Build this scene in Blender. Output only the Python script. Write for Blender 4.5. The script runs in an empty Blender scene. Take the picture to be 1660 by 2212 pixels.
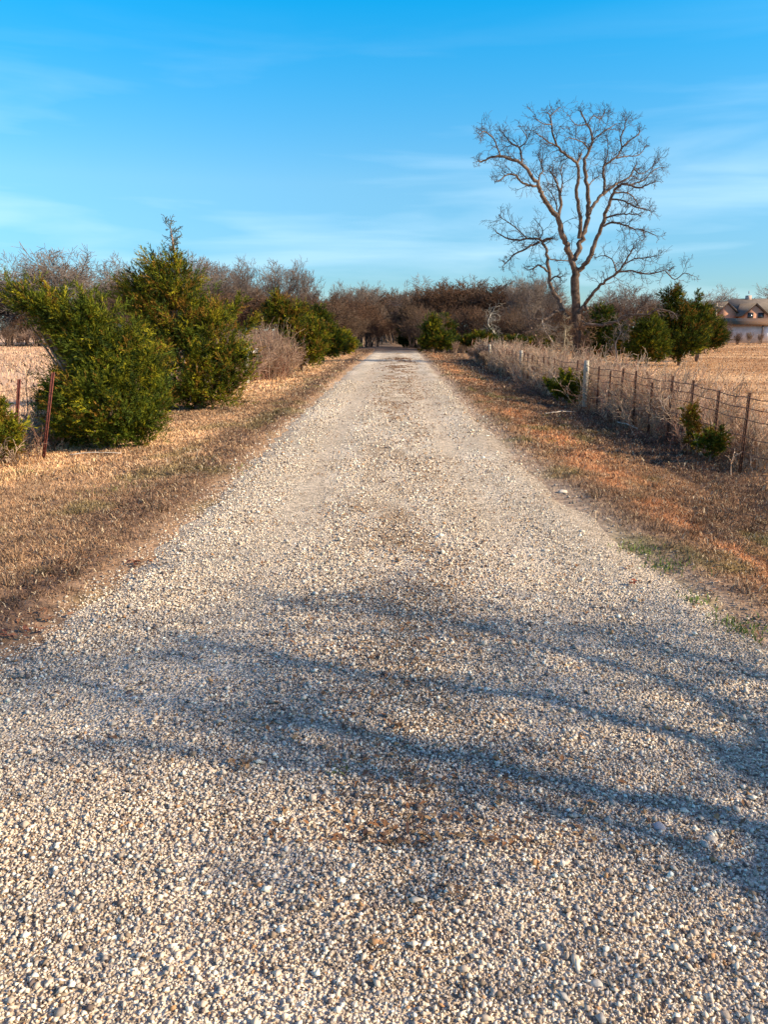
import bpy, math, random
import numpy as np
from mathutils import Vector
random.seed(11); rng = np.random.default_rng(11)

# ------------------------------------------------------------------ camera, sky, sun, exposure
F, H = 1659.0, 1.65                       # focal length in reference pixels, eye height in metres
PITCH, YAW = math.atan(394 / F), math.radians(1.1)
scene = bpy.context.scene
cam_d = bpy.data.cameras.new('camera'); cam = bpy.data.objects.new('camera', cam_d)
scene.collection.objects.link(cam); scene.camera = cam
cam.location = (0, 0, H); cam.rotation_euler = (math.pi / 2 - PITCH, 0, YAW)
cam_d.sensor_fit = 'VERTICAL'; cam_d.sensor_height = 36; cam_d.lens = 36 * F / 2212
cam_d.clip_start = 0.05; cam_d.clip_end = 4000

SUN_EL = math.radians(28)
SH = Vector((-0.965, 0.262)).normalized()          # the way shadows fall on the ground
TO_SUN = Vector((-SH.x * math.cos(SUN_EL), -SH.y * math.cos(SUN_EL), math.sin(SUN_EL)))
sun_d = bpy.data.lights.new('sun', 'SUN'); sun = bpy.data.objects.new('sun', sun_d)
scene.collection.objects.link(sun)
sun_d.energy = 5.0; sun_d.angle = math.radians(0.55); sun_d.color = (1.0, 0.82, 0.58)
sun.rotation_euler = TO_SUN.to_track_quat('Z', 'Y').to_euler(); sun.location = (30, -10, 30)

world = bpy.data.worlds.new('World'); scene.world = world; world.use_nodes = True
wn, wl = world.node_tree.nodes, world.node_tree.links
wn.clear()
w_out = wn.new('ShaderNodeOutputWorld'); w_bg = wn.new('ShaderNodeBackground')
w_sky = wn.new('ShaderNodeTexSky'); w_sky.sky_type = 'NISHITA'; w_sky.sun_disc = False
w_sky.sun_elevation = SUN_EL; w_sky.sun_rotation = math.atan2(TO_SUN.x, TO_SUN.y)
w_sky.air_density = 1.0; w_sky.dust_density = 0.3; w_sky.ozone_density = 1.6
w_bg.inputs['Strength'].default_value = 0.13
w_hs = wn.new('ShaderNodeHueSaturation')
w_hs.inputs['Hue'].default_value = 0.495; w_hs.inputs['Saturation'].default_value = 1.2; w_hs.inputs['Value'].default_value = 1.0
w_tint = wn.new('ShaderNodeMixRGB'); w_tint.blend_type = 'MULTIPLY'; w_tint.inputs['Fac'].default_value = 1.0
w_grad = wn.new('ShaderNodeValToRGB'); w_grad.color_ramp.elements[0].color = (0.34, 0.465, 0.63, 1); w_grad.color_ramp.elements[1].color = (0.95, 0.72, 0.82, 1)
for p_, c_ in ((0.08, (0.42, 0.57, 0.73)), (0.17, (0.62, 0.77, 0.84)), (0.36, (0.52, 0.98, 1.15)), (0.50, (0.90, 0.78, 0.90))):
    w_grad.color_ramp.elements.new(p_).color = (*c_, 1)
w_tc0 = wn.new('ShaderNodeTexCoord'); w_sz = wn.new('ShaderNodeSeparateXYZ')
wl.new(w_tc0.outputs['Generated'], w_sz.inputs[0]); wl.new(w_sz.outputs['Z'], w_grad.inputs[0])
wl.new(w_sky.outputs[0], w_tint.inputs['Color1']); wl.new(w_grad.outputs[0], w_tint.inputs['Color2']); wl.new(w_tint.outputs[0], w_hs.inputs['Color'])
# thin cirrus: noise drawn out sideways, stronger low in the sky
w_tc = wn.new('ShaderNodeTexCoord'); w_mp = wn.new('ShaderNodeMapping')
w_mp.inputs['Scale'].default_value = (1.6, 1.6, 13.0); w_mp.inputs['Rotation'].default_value = (0.0, 0.10, 0.0)
w_ns = wn.new('ShaderNodeTexNoise'); w_ns.inputs['Scale'].default_value = 1.5; w_ns.inputs['Detail'].default_value = 5; w_ns.inputs['Roughness'].default_value = 0.5
w_ns.inputs['Distortion'].default_value = 0.35
w_rp = wn.new('ShaderNodeValToRGB'); w_rp.color_ramp.elements[0].position = 0.47; w_rp.color_ramp.elements[1].position = 0.75
w_sx = wn.new('ShaderNodeSeparateXYZ'); w_mr = wn.new('ShaderNodeMapRange')
w_mr.inputs['From Min'].default_value = 0.34; w_mr.inputs['From Max'].default_value = 0.12
w_mr.inputs['To Min'].default_value = 0.0; w_mr.inputs['To Max'].default_value = 0.5
w_mul = wn.new('ShaderNodeMath'); w_mul.operation = 'MULTIPLY'
w_mix = wn.new('ShaderNodeMixRGB'); w_mix.inputs['Color2'].default_value = (4.0, 5.3, 6.0, 1)
wl.new(w_tc.outputs['Generated'], w_mp.inputs['Vector']); wl.new(w_mp.outputs[0], w_ns.inputs['Vector'])
wl.new(w_ns.outputs['Fac'], w_rp.inputs[0]); wl.new(w_tc.outputs['Generated'], w_sx.inputs[0])
wl.new(w_sx.outputs['Z'], w_mr.inputs['Value']); wl.new(w_rp.outputs[0], w_mul.inputs[0]); wl.new(w_mr.outputs[0], w_mul.inputs[1])
wl.new(w_mul.outputs[0], w_mix.inputs['Fac']); wl.new(w_hs.outputs[0], w_mix.inputs['Color1'])
wl.new(w_mix.outputs[0], w_bg.inputs['Color']); wl.new(w_bg.outputs[0], w_out.inputs[0])

scene.view_settings.view_transform = 'Standard'; scene.view_settings.look = 'None'
scene.view_settings.exposure = 0.78; scene.view_settings.gamma = 1.0
scene.cycles.max_bounces = 5; scene.cycles.diffuse_bounces = 3

# ------------------------------------------------------------------ helpers
COL = scene.collection
def ray(px, py):
    x, y, z = (px - 830) / F, -(py - 1106) / F, -1.0
    a = math.pi / 2 - PITCH; c, s = math.cos(a), math.sin(a)
    y, z = y * c - z * s, y * s + z * c
    c, s = math.cos(YAW), math.sin(YAW)
    return x * c - y * s, x * s + y * c, z
def at(px, py, Y):
    x, y, z = ray(px, py); t = Y / y
    return np.array([x * t, Y, H + z * t])
def at_x(px, py, X):
    x, y, z = ray(px, py); t = X / x
    return np.array([X, y * t, H + z * t])

def vnoise(x, y, seed=0):
    xi, yi = np.floor(x).astype(np.int64), np.floor(y).astype(np.int64)
    xf, yf = x - xi, y - yi
    u, v = xf * xf * (3 - 2 * xf), yf * yf * (3 - 2 * yf)
    def h(a, b):
        n = (a * 374761393 + b * 668265263 + seed * 974634777) & 0xffffffff
        n = ((n ^ (n >> 13)) * 1274126177) & 0xffffffff
        return ((n ^ (n >> 16)) & 0xffff) / 65535.0
    return (h(xi, yi) * (1 - u) + h(xi + 1, yi) * u) * (1 - v) + (h(xi, yi + 1) * (1 - u) + h(xi + 1, yi + 1) * u) * v
def fbm(x, y, seed=0, o=4):
    x = np.asarray(x, float); y = np.asarray(y, float)
    t, a, s = 0, 0.5, 0
    for k in range(o):
        t = t + a * vnoise(x, y, seed + k * 17); s += a; x = x * 2.03 + 5.1; y = y * 2.03 + 1.7; a *= 0.5
    return t / s
def sstep(a, b, v):
    t = np.clip((np.asarray(v, float) - a) / (b - a), 0, 1); return t * t * (3 - 2 * t)

YL = np.array([0, 2.4, 3.0, 3.39, 3.65, 4.2, 5.5, 9.6, 15, 32, 60, 400]); XL = np.array([-6, -5.0, -3.0, -2.15, -2.05, -1.97, -1.9, -1.9, -2.0, -2.1, -2.0, -2.0])
YR = np.array([0, 2.6, 3.2, 3.85, 5.3, 8.0, 9.7, 15, 32, 60, 400]); XR = np.array([5, 3.6, 2.5, 2.1, 1.85, 1.66, 1.58, 1.52, 1.5, 1.5, 1.5])
def xc(y): return -2.8 * sstep(58, 135, y) - 14 * sstep(130, 260, y)
def road_l(y): return np.interp(y, YL, XL) + xc(y)
def road_r(y): return np.interp(y, YR, XR) + xc(y)
def dip(x, y): return -0.75 * sstep(59, 125, y) * sstep(40, 10, np.abs(np.asarray(x, float) - xc(y)))
def gz(x, y):
    x = np.asarray(x, float); y = np.asarray(y, float)
    l, r = road_l(y), road_r(y)
    z = -0.16 * sstep(0.1, 2.4, x - r) - 0.11 * sstep(0.1, 2.2, l - x)
    off = np.maximum(x - r, l - x)
    w = sstep(-0.05, 0.5, off)
    near = sstep(60, 20, np.abs(y)) * sstep(12, 6, np.abs(x))
    z = z - 0.030 * (1 - w) + w * 0.07 * (fbm(x * 0.9, y * 0.9, 3, 3) - 0.5) + w * near * (0.05 * (fbm(x * 2.6, y * 2.2, 5, 2) - 0.5) + 0.055 * np.maximum(fbm(x * 8, y * 6.5, 6, 2) - 0.5, -.1))
    for o_, d_, b_ in ((0.78, .05, .10), (1.5, .06, .12), (1.95, .04, .10)):
        z = z - d_ * w * np.exp(-((x - r - o_ + 0.35 * (fbm(y * 0.45, y * 0, 9 + int(o_ * 10), 2) - .5)) / b_) ** 2) * sstep(3, 4.5, y) * sstep(.35, .6, fbm(y * .5, y * 0 + o_ * 3, 19, 2)) * sstep(30, 18, y)
    return z + dip(x, y) + 0.5 * sstep(20, 200, np.abs(x)) * (fbm(x * 0.02, y * 0.02, 8, 2) - 0.5)
def rz(x, y):
    u = (x - road_l(y)) / (road_r(y) - road_l(y))
    rut = -0.018 * (np.exp(-((u - 0.25) / 0.1) ** 2) + np.exp(-((u - 0.77) / 0.1) ** 2))
    edge = -0.028 * (sstep(0.93, 1.0, u) + sstep(0.07, 0.0, u))
    return dip(x, y) + rut + edge + 0.012 * (fbm(x * 2.2, y * 1.4, 31, 3) - 0.5)
def hit(px, py):
    z0 = 0.0
    for _ in range(12):
        x, y, z = ray(px, py); t = (z0 - H) / z; z0 = float(gz(x * t, y * t))
    return np.array([x * t, y * t, z0])

def tag(o, label=None, cat=None, group=None, kind=None):
    if label: o['label'] = label
    if cat: o['category'] = cat
    if group: o['group'] = group
    if kind: o['kind'] = kind
    return o
def empty(name, loc=(0, 0, 0), rz_=0.0):
    o = bpy.data.objects.new(name, None); COL.objects.link(o)
    o.location = loc; o.rotation_euler = (0, 0, rz_); o.empty_display_size = 0.2
    return o
def copy_tree(o, parent=None):
    c = o.copy(); COL.objects.link(c); c.parent = parent
    for ch in o.children: copy_tree(ch, c)
    return c
class MB:
    """Collects triangles with a colour per vertex."""
    def __init__(s): s.v, s.f, s.c, s.n = [], [], [], 0
    def add(s, v, f, c=(1, 1, 1)):
        v = np.asarray(v, float).reshape(-1, 3); f = np.asarray(f, int).reshape(-1, 3)
        c = np.asarray(c, float)
        if c.ndim == 1: c = np.tile(c, (len(v), 1))
        s.v.append(v); s.f.append(f + s.n); s.c.append(c); s.n += len(v)
    def build(s, name, mat, parent=None, smooth=False, loc=None):
        v = np.concatenate(s.v); f = np.concatenate(s.f); c = np.concatenate(s.c)
        if loc is not None: v = v - np.asarray(loc)
        m = bpy.data.meshes.new(name)
        m.vertices.add(len(v)); m.vertices.foreach_set('co', v.astype(np.float32).ravel())
        m.loops.add(len(f) * 3); m.loops.foreach_set('vertex_index', f.astype(np.int32).ravel())
        m.polygons.add(len(f)); m.polygons.foreach_set('loop_start', np.arange(0, len(f) * 3, 3, dtype=np.int32))
        if smooth: m.polygons.foreach_set('use_smooth', np.ones(len(f), bool))
        at_ = m.color_attributes.new('Col', 'FLOAT_COLOR', 'POINT')
        at_.data.foreach_set('color', np.concatenate([c, np.ones((len(c), 1))], 1).astype(np.float32).ravel())
        m.update(calc_edges=True); m.validate()
        m.materials.append(mat)
        o = bpy.data.objects.new(name, m); COL.objects.link(o)
        if parent is not None: o.parent = parent
        elif loc is not None: o.location = loc
        return o
def box_add(mb, c, s, rot=0.0, col=(1, 1, 1), lean=(0, 0)):
    k = np.array([[x, y, z] for z in (-.5, .5) for y in (-.5, .5) for x in (-.5, .5)]) * np.asarray(s)
    k[:, 0] += lean[0] * (k[:, 2] + s[2] / 2); k[:, 1] += lean[1] * (k[:, 2] + s[2] / 2)
    ca, sa = math.cos(rot), math.sin(rot)
    k = np.stack([k[:, 0] * ca - k[:, 1] * sa, k[:, 0] * sa + k[:, 1] * ca, k[:, 2]], 1) + np.asarray(c)
    q = [(0, 2, 3, 1), (4, 5, 7, 6), (0, 1, 5, 4), (2, 6, 7, 3), (0, 4, 6, 2), (1, 3, 7, 5)]
    f = [t for a, b, c_, d in q for t in ((a, b, c_), (a, c_, d))]
    mb.add(k, f, col)
def prism_add(mb, pts, y0, y1, col=(1, 1, 1)):
    """polygon in x,z pushed from y0 to y1"""
    n = len(pts); v = [(x, y0, z) for x, z in pts] + [(x, y1, z) for x, z in pts]
    f = [(0, i, i + 1) for i in range(1, n - 1)] + [(n, n + i + 1, n + i) for i in range(1, n - 1)]
    for i in range(n):
        j = (i + 1) % n; f += [(i, i + n, j), (j, i + n, j + n)]
    mb.add(v, f, col)
def smooth_poly(P, R, sub=3, jit=0.0):
    P = np.asarray(P, float); R = np.asarray(R, float); n = len(P)
    if n < 2 or sub < 2: return P, R
    out, rr = [], []
    for i in range(n - 1):
        p0, p1, p2, p3 = P[max(i - 1, 0)], P[i], P[i + 1], P[min(i + 2, n - 1)]
        for k in range(sub):
            t = k / sub
            q = 0.5 * ((2 * p1) + (-p0 + p2) * t + (2 * p0 - 5 * p1 + 4 * p2 - p3) * t * t + (-p0 + 3 * p1 - 3 * p2 + p3) * t ** 3)
            r = R[i] * (1 - t) + R[i + 1] * t
            if jit and (i or k): q = q + rng.normal(0, 1, 3) * r * jit
            out.append(q); rr.append(r)
    out.append(P[-1]); rr.append(R[-1])
    return np.array(out), np.array(rr)
def tube_add(mb, P, R, sides=6, col=(1, 1, 1), rough=0.0, cap=False):
    P = np.asarray(P, float); R = np.asarray(R, float); n = len(P)
    T = np.gradient(P, axis=0); T /= np.linalg.norm(T, axis=1)[:, None] + 1e-9
    u = np.cross(T[0], [0.31, 0.95, 0.07]); u /= np.linalg.norm(u) + 1e-9
    V = []
    a = np.arange(sides) / sides * 2 * math.pi
    for i in range(n):
        u = u - T[i] * np.dot(u, T[i]); u /= np.linalg.norm(u) + 1e-9
        w = np.cross(T[i], u)
        r = R[i] * (1 + (rng.normal(0, rough, sides) if rough else 0))
        V.append(P[i] + (np.cos(a) * r)[:, None] * u + (np.sin(a) * r)[:, None] * w)
    V = np.concatenate(V); f = []
    for i in range(n - 1):
        for k in range(sides):
            A, B = i * sides + k, i * sides + (k + 1) % sides
            f += [(A, B, B + sides), (A, B + sides, A + sides)]
    if cap:
        V = np.concatenate([V, P[-1:], P[:1]]); e = len(V) - 2
        for k in range(sides):
            f.append(((n - 1) * sides + k, (n - 1) * sides + (k + 1) % sides, e)); f.append(((k + 1) % sides, k, e + 1))
    mb.add(V, f, col)
def segs_add(mb, S, col=(1, 1, 1), cols=None):
    """S: rows p0(3) p1(3) r0 r1 -> three-sided tapered prisms"""
    S = np.asarray(S, float); n = len(S)
    p0, p1, r0, r1 = S[:, :3], S[:, 3:6], S[:, 6], S[:, 7]
    t = p1 - p0; t /= np.linalg.norm(t, axis=1)[:, None] + 1e-9
    ref = np.tile([0.13, 0.97, 0.2], (n, 1)); u = np.cross(t, ref); u /= np.linalg.norm(u, axis=1)[:, None] + 1e-9
    w = np.cross(t, u); V = np.zeros((n, 6, 3))
    for k in range(3):
        a = k * 2 * math.pi / 3
        d = math.cos(a) * u + math.sin(a) * w
        V[:, k] = p0 + d * r0[:, None]; V[:, 3 + k] = p1 + d * r1[:, None]
    f = []
    for k in range(3):
        j = (k + 1) % 3; f += [(k, j, j + 3), (k, j + 3, k + 3)]
    fa = (np.array(f)[None] + (np.arange(n) * 6)[:, None, None]).reshape(-1, 3)
    if cols is not None: col = np.repeat(cols, 6, axis=0)
    mb.add(V.reshape(-1, 3), fa, col)
def unit(a): return a / (np.linalg.norm(a, axis=-1, keepdims=True) + 1e-9)

# ------------------------------------------------------------------ materials
def new_mat(name):
    m = bpy.data.materials.new(name); m.use_nodes = True
    nt = m.node_tree; return m, nt.nodes, nt.links, nt.nodes['Principled BSDF']
def attr_mat(name, rough=0.9, nscale=12.0, lo=0.7, hi=1.25, bump=0.0, spec=0.15, translucent=0.0, bscale=None):
    m, n, l, b = new_mat(name)
    a = n.new('ShaderNodeAttribute'); a.attribute_name = 'Col'
    t = n.new('ShaderNodeTexCoord'); ns = n.new('ShaderNodeTexNoise'); ns.inputs['Scale'].default_value = nscale; ns.inputs['Detail'].default_value = 5
    r = n.new('ShaderNodeMapRange'); r.inputs['From Min'].default_value = 0.3; r.inputs['From Max'].default_value = 0.7
    r.inputs['To Min'].default_value = lo; r.inputs['To Max'].default_value = hi
    mx = n.new('ShaderNodeMixRGB'); mx.blend_type = 'MULTIPLY'; mx.inputs['Fac'].default_value = 1
    l.new(t.outputs['Object'], ns.inputs['Vector']); l.new(ns.outputs['Fac'], r.inputs['Value'])
    l.new(a.outputs['Color'], mx.inputs['Color1']); l.new(r.outputs[0], mx.inputs['Color2'])
    l.new(mx.outputs[0], b.inputs['Base Color'])
    b.inputs['Roughness'].default_value = rough; b.inputs['Specular IOR Level'].default_value = spec
    if bump:
        n2 = n.new('ShaderNodeTexNoise'); n2.inputs['Scale'].default_value = bscale or nscale * 2; n2.inputs['Detail'].default_value = 6
        bp = n.new('ShaderNodeBump'); bp.inputs['Strength'].default_value = bump; bp.inputs['Distance'].default_value = 0.02
        l.new(t.outputs['Object'], n2.inputs['Vector']); l.new(n2.outputs['Fac'], bp.inputs['Height']); l.new(bp.outputs[0], b.inputs['Normal'])
    if translucent:
        tr = n.new('ShaderNodeBsdfTranslucent'); ms = n.new('ShaderNodeMixShader'); ms.inputs[0].default_value = translucent
        l.new(mx.outputs[0], tr.inputs['Color']); l.new(b.outputs[0], ms.inputs[1]); l.new(tr.outputs[0], ms.inputs[2])
        l.new(ms.outputs[0], n['Material Output'].inputs['Surface'])
    return m
M_STONE = attr_mat('gravel_stone', 0.85, 120, 0.8, 1.15)
M_BLADE = attr_mat('dry_grass', 0.8, 3, 0.8, 1.2, translucent=0.2)
M_CEDAR = attr_mat('cedar_foliage', 0.75, 2.5, 0.7, 1.35, translucent=0.10)
M_BARK = attr_mat('tree_bark', 0.95, 5, 0.45, 1.7, bump=1.0, bscale=22)
M_TWIG = attr_mat('bare_twigs', 0.95, 1.5, 0.75, 1.3)
M_LEAF = attr_mat('dead_leaves', 0.7, 40, 0.8, 1.2)
M_WOOD = attr_mat('weathered_post_wood', 0.9, 25, 0.6, 1.2, bump=0.6, bscale=60)
M_RUST = attr_mat('rusty_steel', 0.8, 30, 0.55, 1.3, bump=0.4)
M_WIRE = attr_mat('rusty_wire', 0.7, 30, 0.7, 1.2)
M_GROUND = attr_mat('dry_turf_and_soil', 0.95, 9, 0.6, 1.35, bump=0.9, bscale=24)
M_FAR = attr_mat('painted_and_roofed', 0.9, 1.5, 0.8, 1.15)
def brick_mat():
    m, n, l, b = new_mat('brick_wall'); t = n.new('ShaderNodeTexCoord'); k = n.new('ShaderNodeTexBrick')
    mp = n.new('ShaderNodeMapping'); mp.inputs['Rotation'].default_value = (math.pi / 2, 0, 0)
    k.inputs['Color1'].default_value = (0.66, 0.26, 0.12, 1); k.inputs['Color2'].default_value = (0.74, 0.34, 0.18, 1); k.inputs['Mortar'].default_value = (0.5, 0.42, 0.34, 1)
    k.inputs['Scale'].default_value = 4; l.new(t.outputs['Object'], mp.inputs[0]); l.new(mp.outputs[0], k.inputs['Vector']); l.new(k.outputs[0], b.inputs['Base Color']); b.inputs['Roughness'].default_value = 0.9
    return m
M_BRICK = brick_mat()
def glass_mat():
    m, n, l, b = new_mat('dark_window_glass'); b.inputs['Base Color'].default_value = (0.02, 0.025, 0.03, 1); b.inputs['Roughness'].default_value = 0.1; return m
M_GLASS = glass_mat()
def road_mat():
    m, n, l, b = new_mat('crushed_limestone_gravel')
    t = n.new('ShaderNodeTexCoord'); a = n.new('ShaderNodeAttribute'); a.attribute_name = 'Col'
    prev = a.outputs['Color']
    for sc, lo, hi in ((70, 0.55, 1.35), (26, 0.72, 1.22)):
        v = n.new('ShaderNodeTexVoronoi'); v.inputs['Scale'].default_value = sc
        s = n.new('ShaderNodeSeparateColor'); r = n.new('ShaderNodeMapRange'); r.inputs['To Min'].default_value = lo; r.inputs['To Max'].default_value = hi
        mx = n.new('ShaderNodeMixRGB'); mx.blend_type = 'MULTIPLY'; mx.inputs['Fac'].default_value = 1
        l.new(t.outputs['Object'], v.inputs['Vector']); l.new(v.outputs['Color'], s.inputs[0]); l.new(s.outputs[0], r.inputs['Value'])
        l.new(prev, mx.inputs['Color1']); l.new(r.outputs[0], mx.inputs['Color2']); prev = mx.outputs[0]
        if sc == 70: v0 = v
    l.new(prev, b.inputs['Base Color']); b.inputs['Roughness'].default_value = 0.95; b.inputs['Specular IOR Level'].default_value = 0.1
    bp = n.new('ShaderNodeBump'); bp.invert = True; bp.inputs['Strength'].default_value = 1.0; bp.inputs['Distance'].default_value = 0.012
    l.new(v0.outputs['Distance'], bp.inputs['Height']); l.new(bp.outputs[0], b.inputs['Normal'])
    return m
M_ROAD = road_mat()

# ------------------------------------------------------------------ ground and road
def lerp3(a, b, t): return np.asarray(a)[None] * (1 - t[:, None]) + np.asarray(b)[None] * t[:, None]
def gcol(x, y):
    """what covers the ground at x, y: soil, mown turf, straw, plus painted shade"""
    x = np.asarray(x, float).ravel(); y = np.asarray(y, float).ravel()
    n1 = fbm(x * 0.8, y * 0.55, 41, 4); n2 = fbm(x * 3, y * 2.2, 43, 3); n3 = fbm(x * 0.35, y * 0.25, 47, 3)
    l, r = road_l(y), road_r(y); dr, dl = x - r, l - x
    right = lerp3((0.22, 0.13, 0.075), (0.48, 0.28, 0.145), sstep(0.35, 0.7, n1))
    orange = 0.85 * sstep(0.42, 0.60, n2 * 0.5 + n1 * 0.5) * np.exp(-((dr - 0.95 - 0.15 * (n3 - .5)) / 0.42) ** 2)
    right = right * (1 - orange[:, None]) + np.array([0.62, 0.30, 0.135]) * orange[:, None]
    left = lerp3((0.42, 0.26, 0.145), (0.76, 0.48, 0.26), sstep(0.3, 0.62, n1))
    brown = np.clip(np.exp(-((dl - 0.5) / 0.6) ** 2) * (0.35 + 0.95 * n2), 0, 1)
    left = left * (1 - brown[:, None]) + np.array([0.19, 0.115, 0.075]) * brown[:, None]
    c = np.where((x > 0)[:, None], right, left)
    shoulder = np.exp(-(np.maximum(dr, 0) / 0.32) ** 2) * (x > 0) * (0.5 + 0.5 * n2)
    c = c * (1 - shoulder[:, None]) + np.array([0.42, 0.32, 0.23]) * shoulder[:, None]
    green = sstep(0.62, 0.78, fbm(x * 1.6, y * 1.1, 53, 3)) * np.where(x > 0, 0.65, 0.45) * (y < 40)
    c = c * (1 - green[:, None]) + np.array([0.17, 0.17, 0.05]) * green[:, None]
    weed_shade = np.exp(-((dr - 2.4 - .3 * (n3 - .5)) / 0.55) ** 2) * (0.45 + .5 * n2)  # shadow of the fence weeds, painted as a dark band on the verge
    c = c * (1 - weed_shade[:, None]) + np.array([0.13, 0.08, 0.06]) * weed_shade[:, None]
    fr = sstep(2.6, 4.0, dr); fl = sstep(3.4, 5.0, dl)
    field_r = lerp3((0.42, 0.22, 0.10), (0.68, 0.42, 0.22), sstep(0.3, 0.7, fbm(x * 0.12, y * 0.3, 61, 4)))
    field_l = lerp3((0.54, 0.34, 0.21), (0.70, 0.46, 0.29), sstep(0.3, 0.7, fbm(x * 0.12, y * 0.3, 67, 4)))
    c = c * (1 - fr[:, None]) + field_r * fr[:, None]
    c = c * (1 - fl[:, None]) + field_l * fl[:, None]
    far_shade = (sstep(57, 66, y) * sstep(1.0, .6, np.abs(x - xc(y)) / (14 + .35 * np.maximum(y - 66, 0))) * .9)[:, None]  # shade under the trees round the far track, painted into the ground colour
    return c * (1 - far_shade) + np.array([0.14, 0.09, 0.06]) * far_shade

def axis(a, b, d0, grow):
    out, p, d = [a], a, d0
    while p < b: p += d; d = d0 + (p - a) * grow; out.append(p)
    return np.array(out)
xs_r = axis(0, 900, 0.045, 0.018); xs = np.concatenate([-xs_r[::-1][:-1], xs_r])
ys_f = axis(0, 1500, 0.05, 0.022); ys = np.concatenate([-axis(0, 60, 0.5, 0.1)[::-1][:-1], ys_f])
GX, GY = np.meshgrid(xs, ys); gx, gy = GX.ravel(), GY.ravel()
def grid_faces(nx, ny):
    i = np.arange((ny - 1) * (nx - 1)); a = (i // (nx - 1)) * nx + i % (nx - 1)
    return np.concatenate([np.stack([a, a + 1, a + nx + 1], 1), np.stack([a, a + nx + 1, a + nx], 1)])
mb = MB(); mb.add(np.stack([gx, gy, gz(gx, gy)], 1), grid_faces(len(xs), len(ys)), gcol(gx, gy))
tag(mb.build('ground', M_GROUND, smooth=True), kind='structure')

ry = np.concatenate([np.arange(-6, 1, 0.3), axis(1, 330, 0.05, 0.012)]); us = np.linspace(0, 1, 60)
RY, RU = np.meshgrid(ry, us, indexing='ij')
jl = 0.16 * (fbm(ry * 1.3, ry * 0, 71, 4) - 0.5) * 2 + 0.05 * np.sin(ry * 9); jr = 0.16 * (fbm(ry * 1.3, ry * 0, 73, 4) - 0.5) * 2
Lx, Rx = road_l(ry) - jl, road_r(ry) + jr
RX = Lx[:, None] * (1 - RU) + Rx[:, None] * RU
rx_, ry_, ru_ = RX.ravel(), RY.ravel(), RU.ravel()
def fines(x, y, u):
    """where the wheels have packed the surface into dust and fines"""
    wob = 0.05 * (fbm(y * .5, y * 0, 121, 2) - .5)
    t = (np.exp(-((u - .27 - wob) / .055) ** 2) + np.exp(-((u - .76 - wob) / .05) ** 2)) * (.35 + .65 * sstep(4, 6.5, y))
    n = fbm(x * 1.1, y * .7, 123, 4)
    side = sstep(.80, .97, u) * sstep(2.6, 3.6, y) * sstep(14, 7, y)
    return np.clip(t * (.5 + .8 * n) + sstep(.60, .75, n) * .7 * sstep(3.5, 6, y) + side * (.5 + n * .6), 0, 1)
def rcol(x, y, u):
    n = fbm(x * 1.5, y * 0.6, 81, 4); base = lerp3((0.54, 0.45, 0.335), (0.74, 0.635, 0.495), sstep(0.3, 0.7, n))
    fi = fines(x, y, u); base = base * (1 - fi[:, None] * .8) + np.array([0.66, 0.53, 0.38]) * fi[:, None] * .8
    mid = np.exp(-((u - 0.52) / 0.16) ** 2) * sstep(0.42, 0.66, fbm(x * 3, y * 1.5, 83, 4)) * 0.85
    base = base * (1 - mid[:, None]) + np.array([0.36, 0.25, 0.15]) * mid[:, None]
    ed = sstep(0.88, 1.0, u) * (0.4 + 0.6 * fbm(x * 4, y * 3, 85, 3)) + sstep(0.12, 0.0, u) * 0.7 * fbm(x * 4, y * 3, 86, 3)
    ed = np.clip(ed, 0, 1) * sstep(2.5, 4.0, y)
    base = base * (1 - ed[:, None]) + np.array([0.40, 0.31, 0.22]) * ed[:, None]
    far_shade = (sstep(57, 66, y + 6 * (fbm(x * .8, y * .3, 141, 3) - .5)) * .9)[:, None]        # tree shade on the far track, painted in as dark brown
    return base * (1 - far_shade) + np.array([0.13, 0.085, 0.06]) * far_shade
mb = MB(); zz = rz(rx_, ry_); ee = (np.minimum(ru_, 1 - ru_) < 0.001)
zz = np.where(ee, gz(rx_, ry_) - 0.01, np.maximum(zz, gz(rx_, ry_) + 0.004))
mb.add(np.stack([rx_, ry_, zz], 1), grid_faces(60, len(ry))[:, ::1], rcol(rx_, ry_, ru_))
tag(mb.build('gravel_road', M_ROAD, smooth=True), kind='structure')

# loose stones
ph = (1 + 5 ** .5) / 2
ICO_V = unit(np.array([(-1, ph, 0), (1, ph, 0), (-1, -ph, 0), (1, -ph, 0), (0, -1, ph), (0, 1, ph), (0, -1, -ph), (0, 1, -ph), (ph, 0, -1), (ph, 0, 1), (-ph, 0, -1), (-ph, 0, 1)], float))
ICO_F = np.array([(0, 11, 5), (0, 5, 1), (0, 1, 7), (0, 7, 10), (0, 10, 11), (1, 5, 9), (5, 11, 4), (11, 10, 2), (10, 7, 6), (7, 1, 8), (3, 9, 4), (3, 4, 2), (3, 2, 6), (3, 6, 8), (3, 8, 9), (4, 9, 5), (2, 4, 11), (6, 2, 10), (8, 6, 7), (9, 8, 1)])
OCT_V = np.array([(1, 0, 0), (-1, 0, 0), (0, 1, 0), (0, -1, 0), (0, 0, 1), (0, 0, -1)], float)
OCT_F = np.array([(0, 2, 4), (2, 1, 4), (1, 3, 4), (3, 0, 4), (2, 0, 5), (1, 2, 5), (3, 1, 5), (0, 3, 5)])
PAL = np.array([(0.76, 0.62, 0.46), (0.61, 0.49, 0.37), (0.86, 0.75, 0.59), (0.44, 0.36, 0.28), (0.50, 0.45, 0.39), (0.30, 0.22, 0.15), (0.90, 0.82, 0.68), (0.48, 0.27, 0.13), (0.16, 0.12, 0.10)])
PW = np.array([0.24, 0.18, 0.15, 0.13, 0.09, 0.08, 0.05, 0.03, 0.06]); PW = PW / PW.sum()
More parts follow.
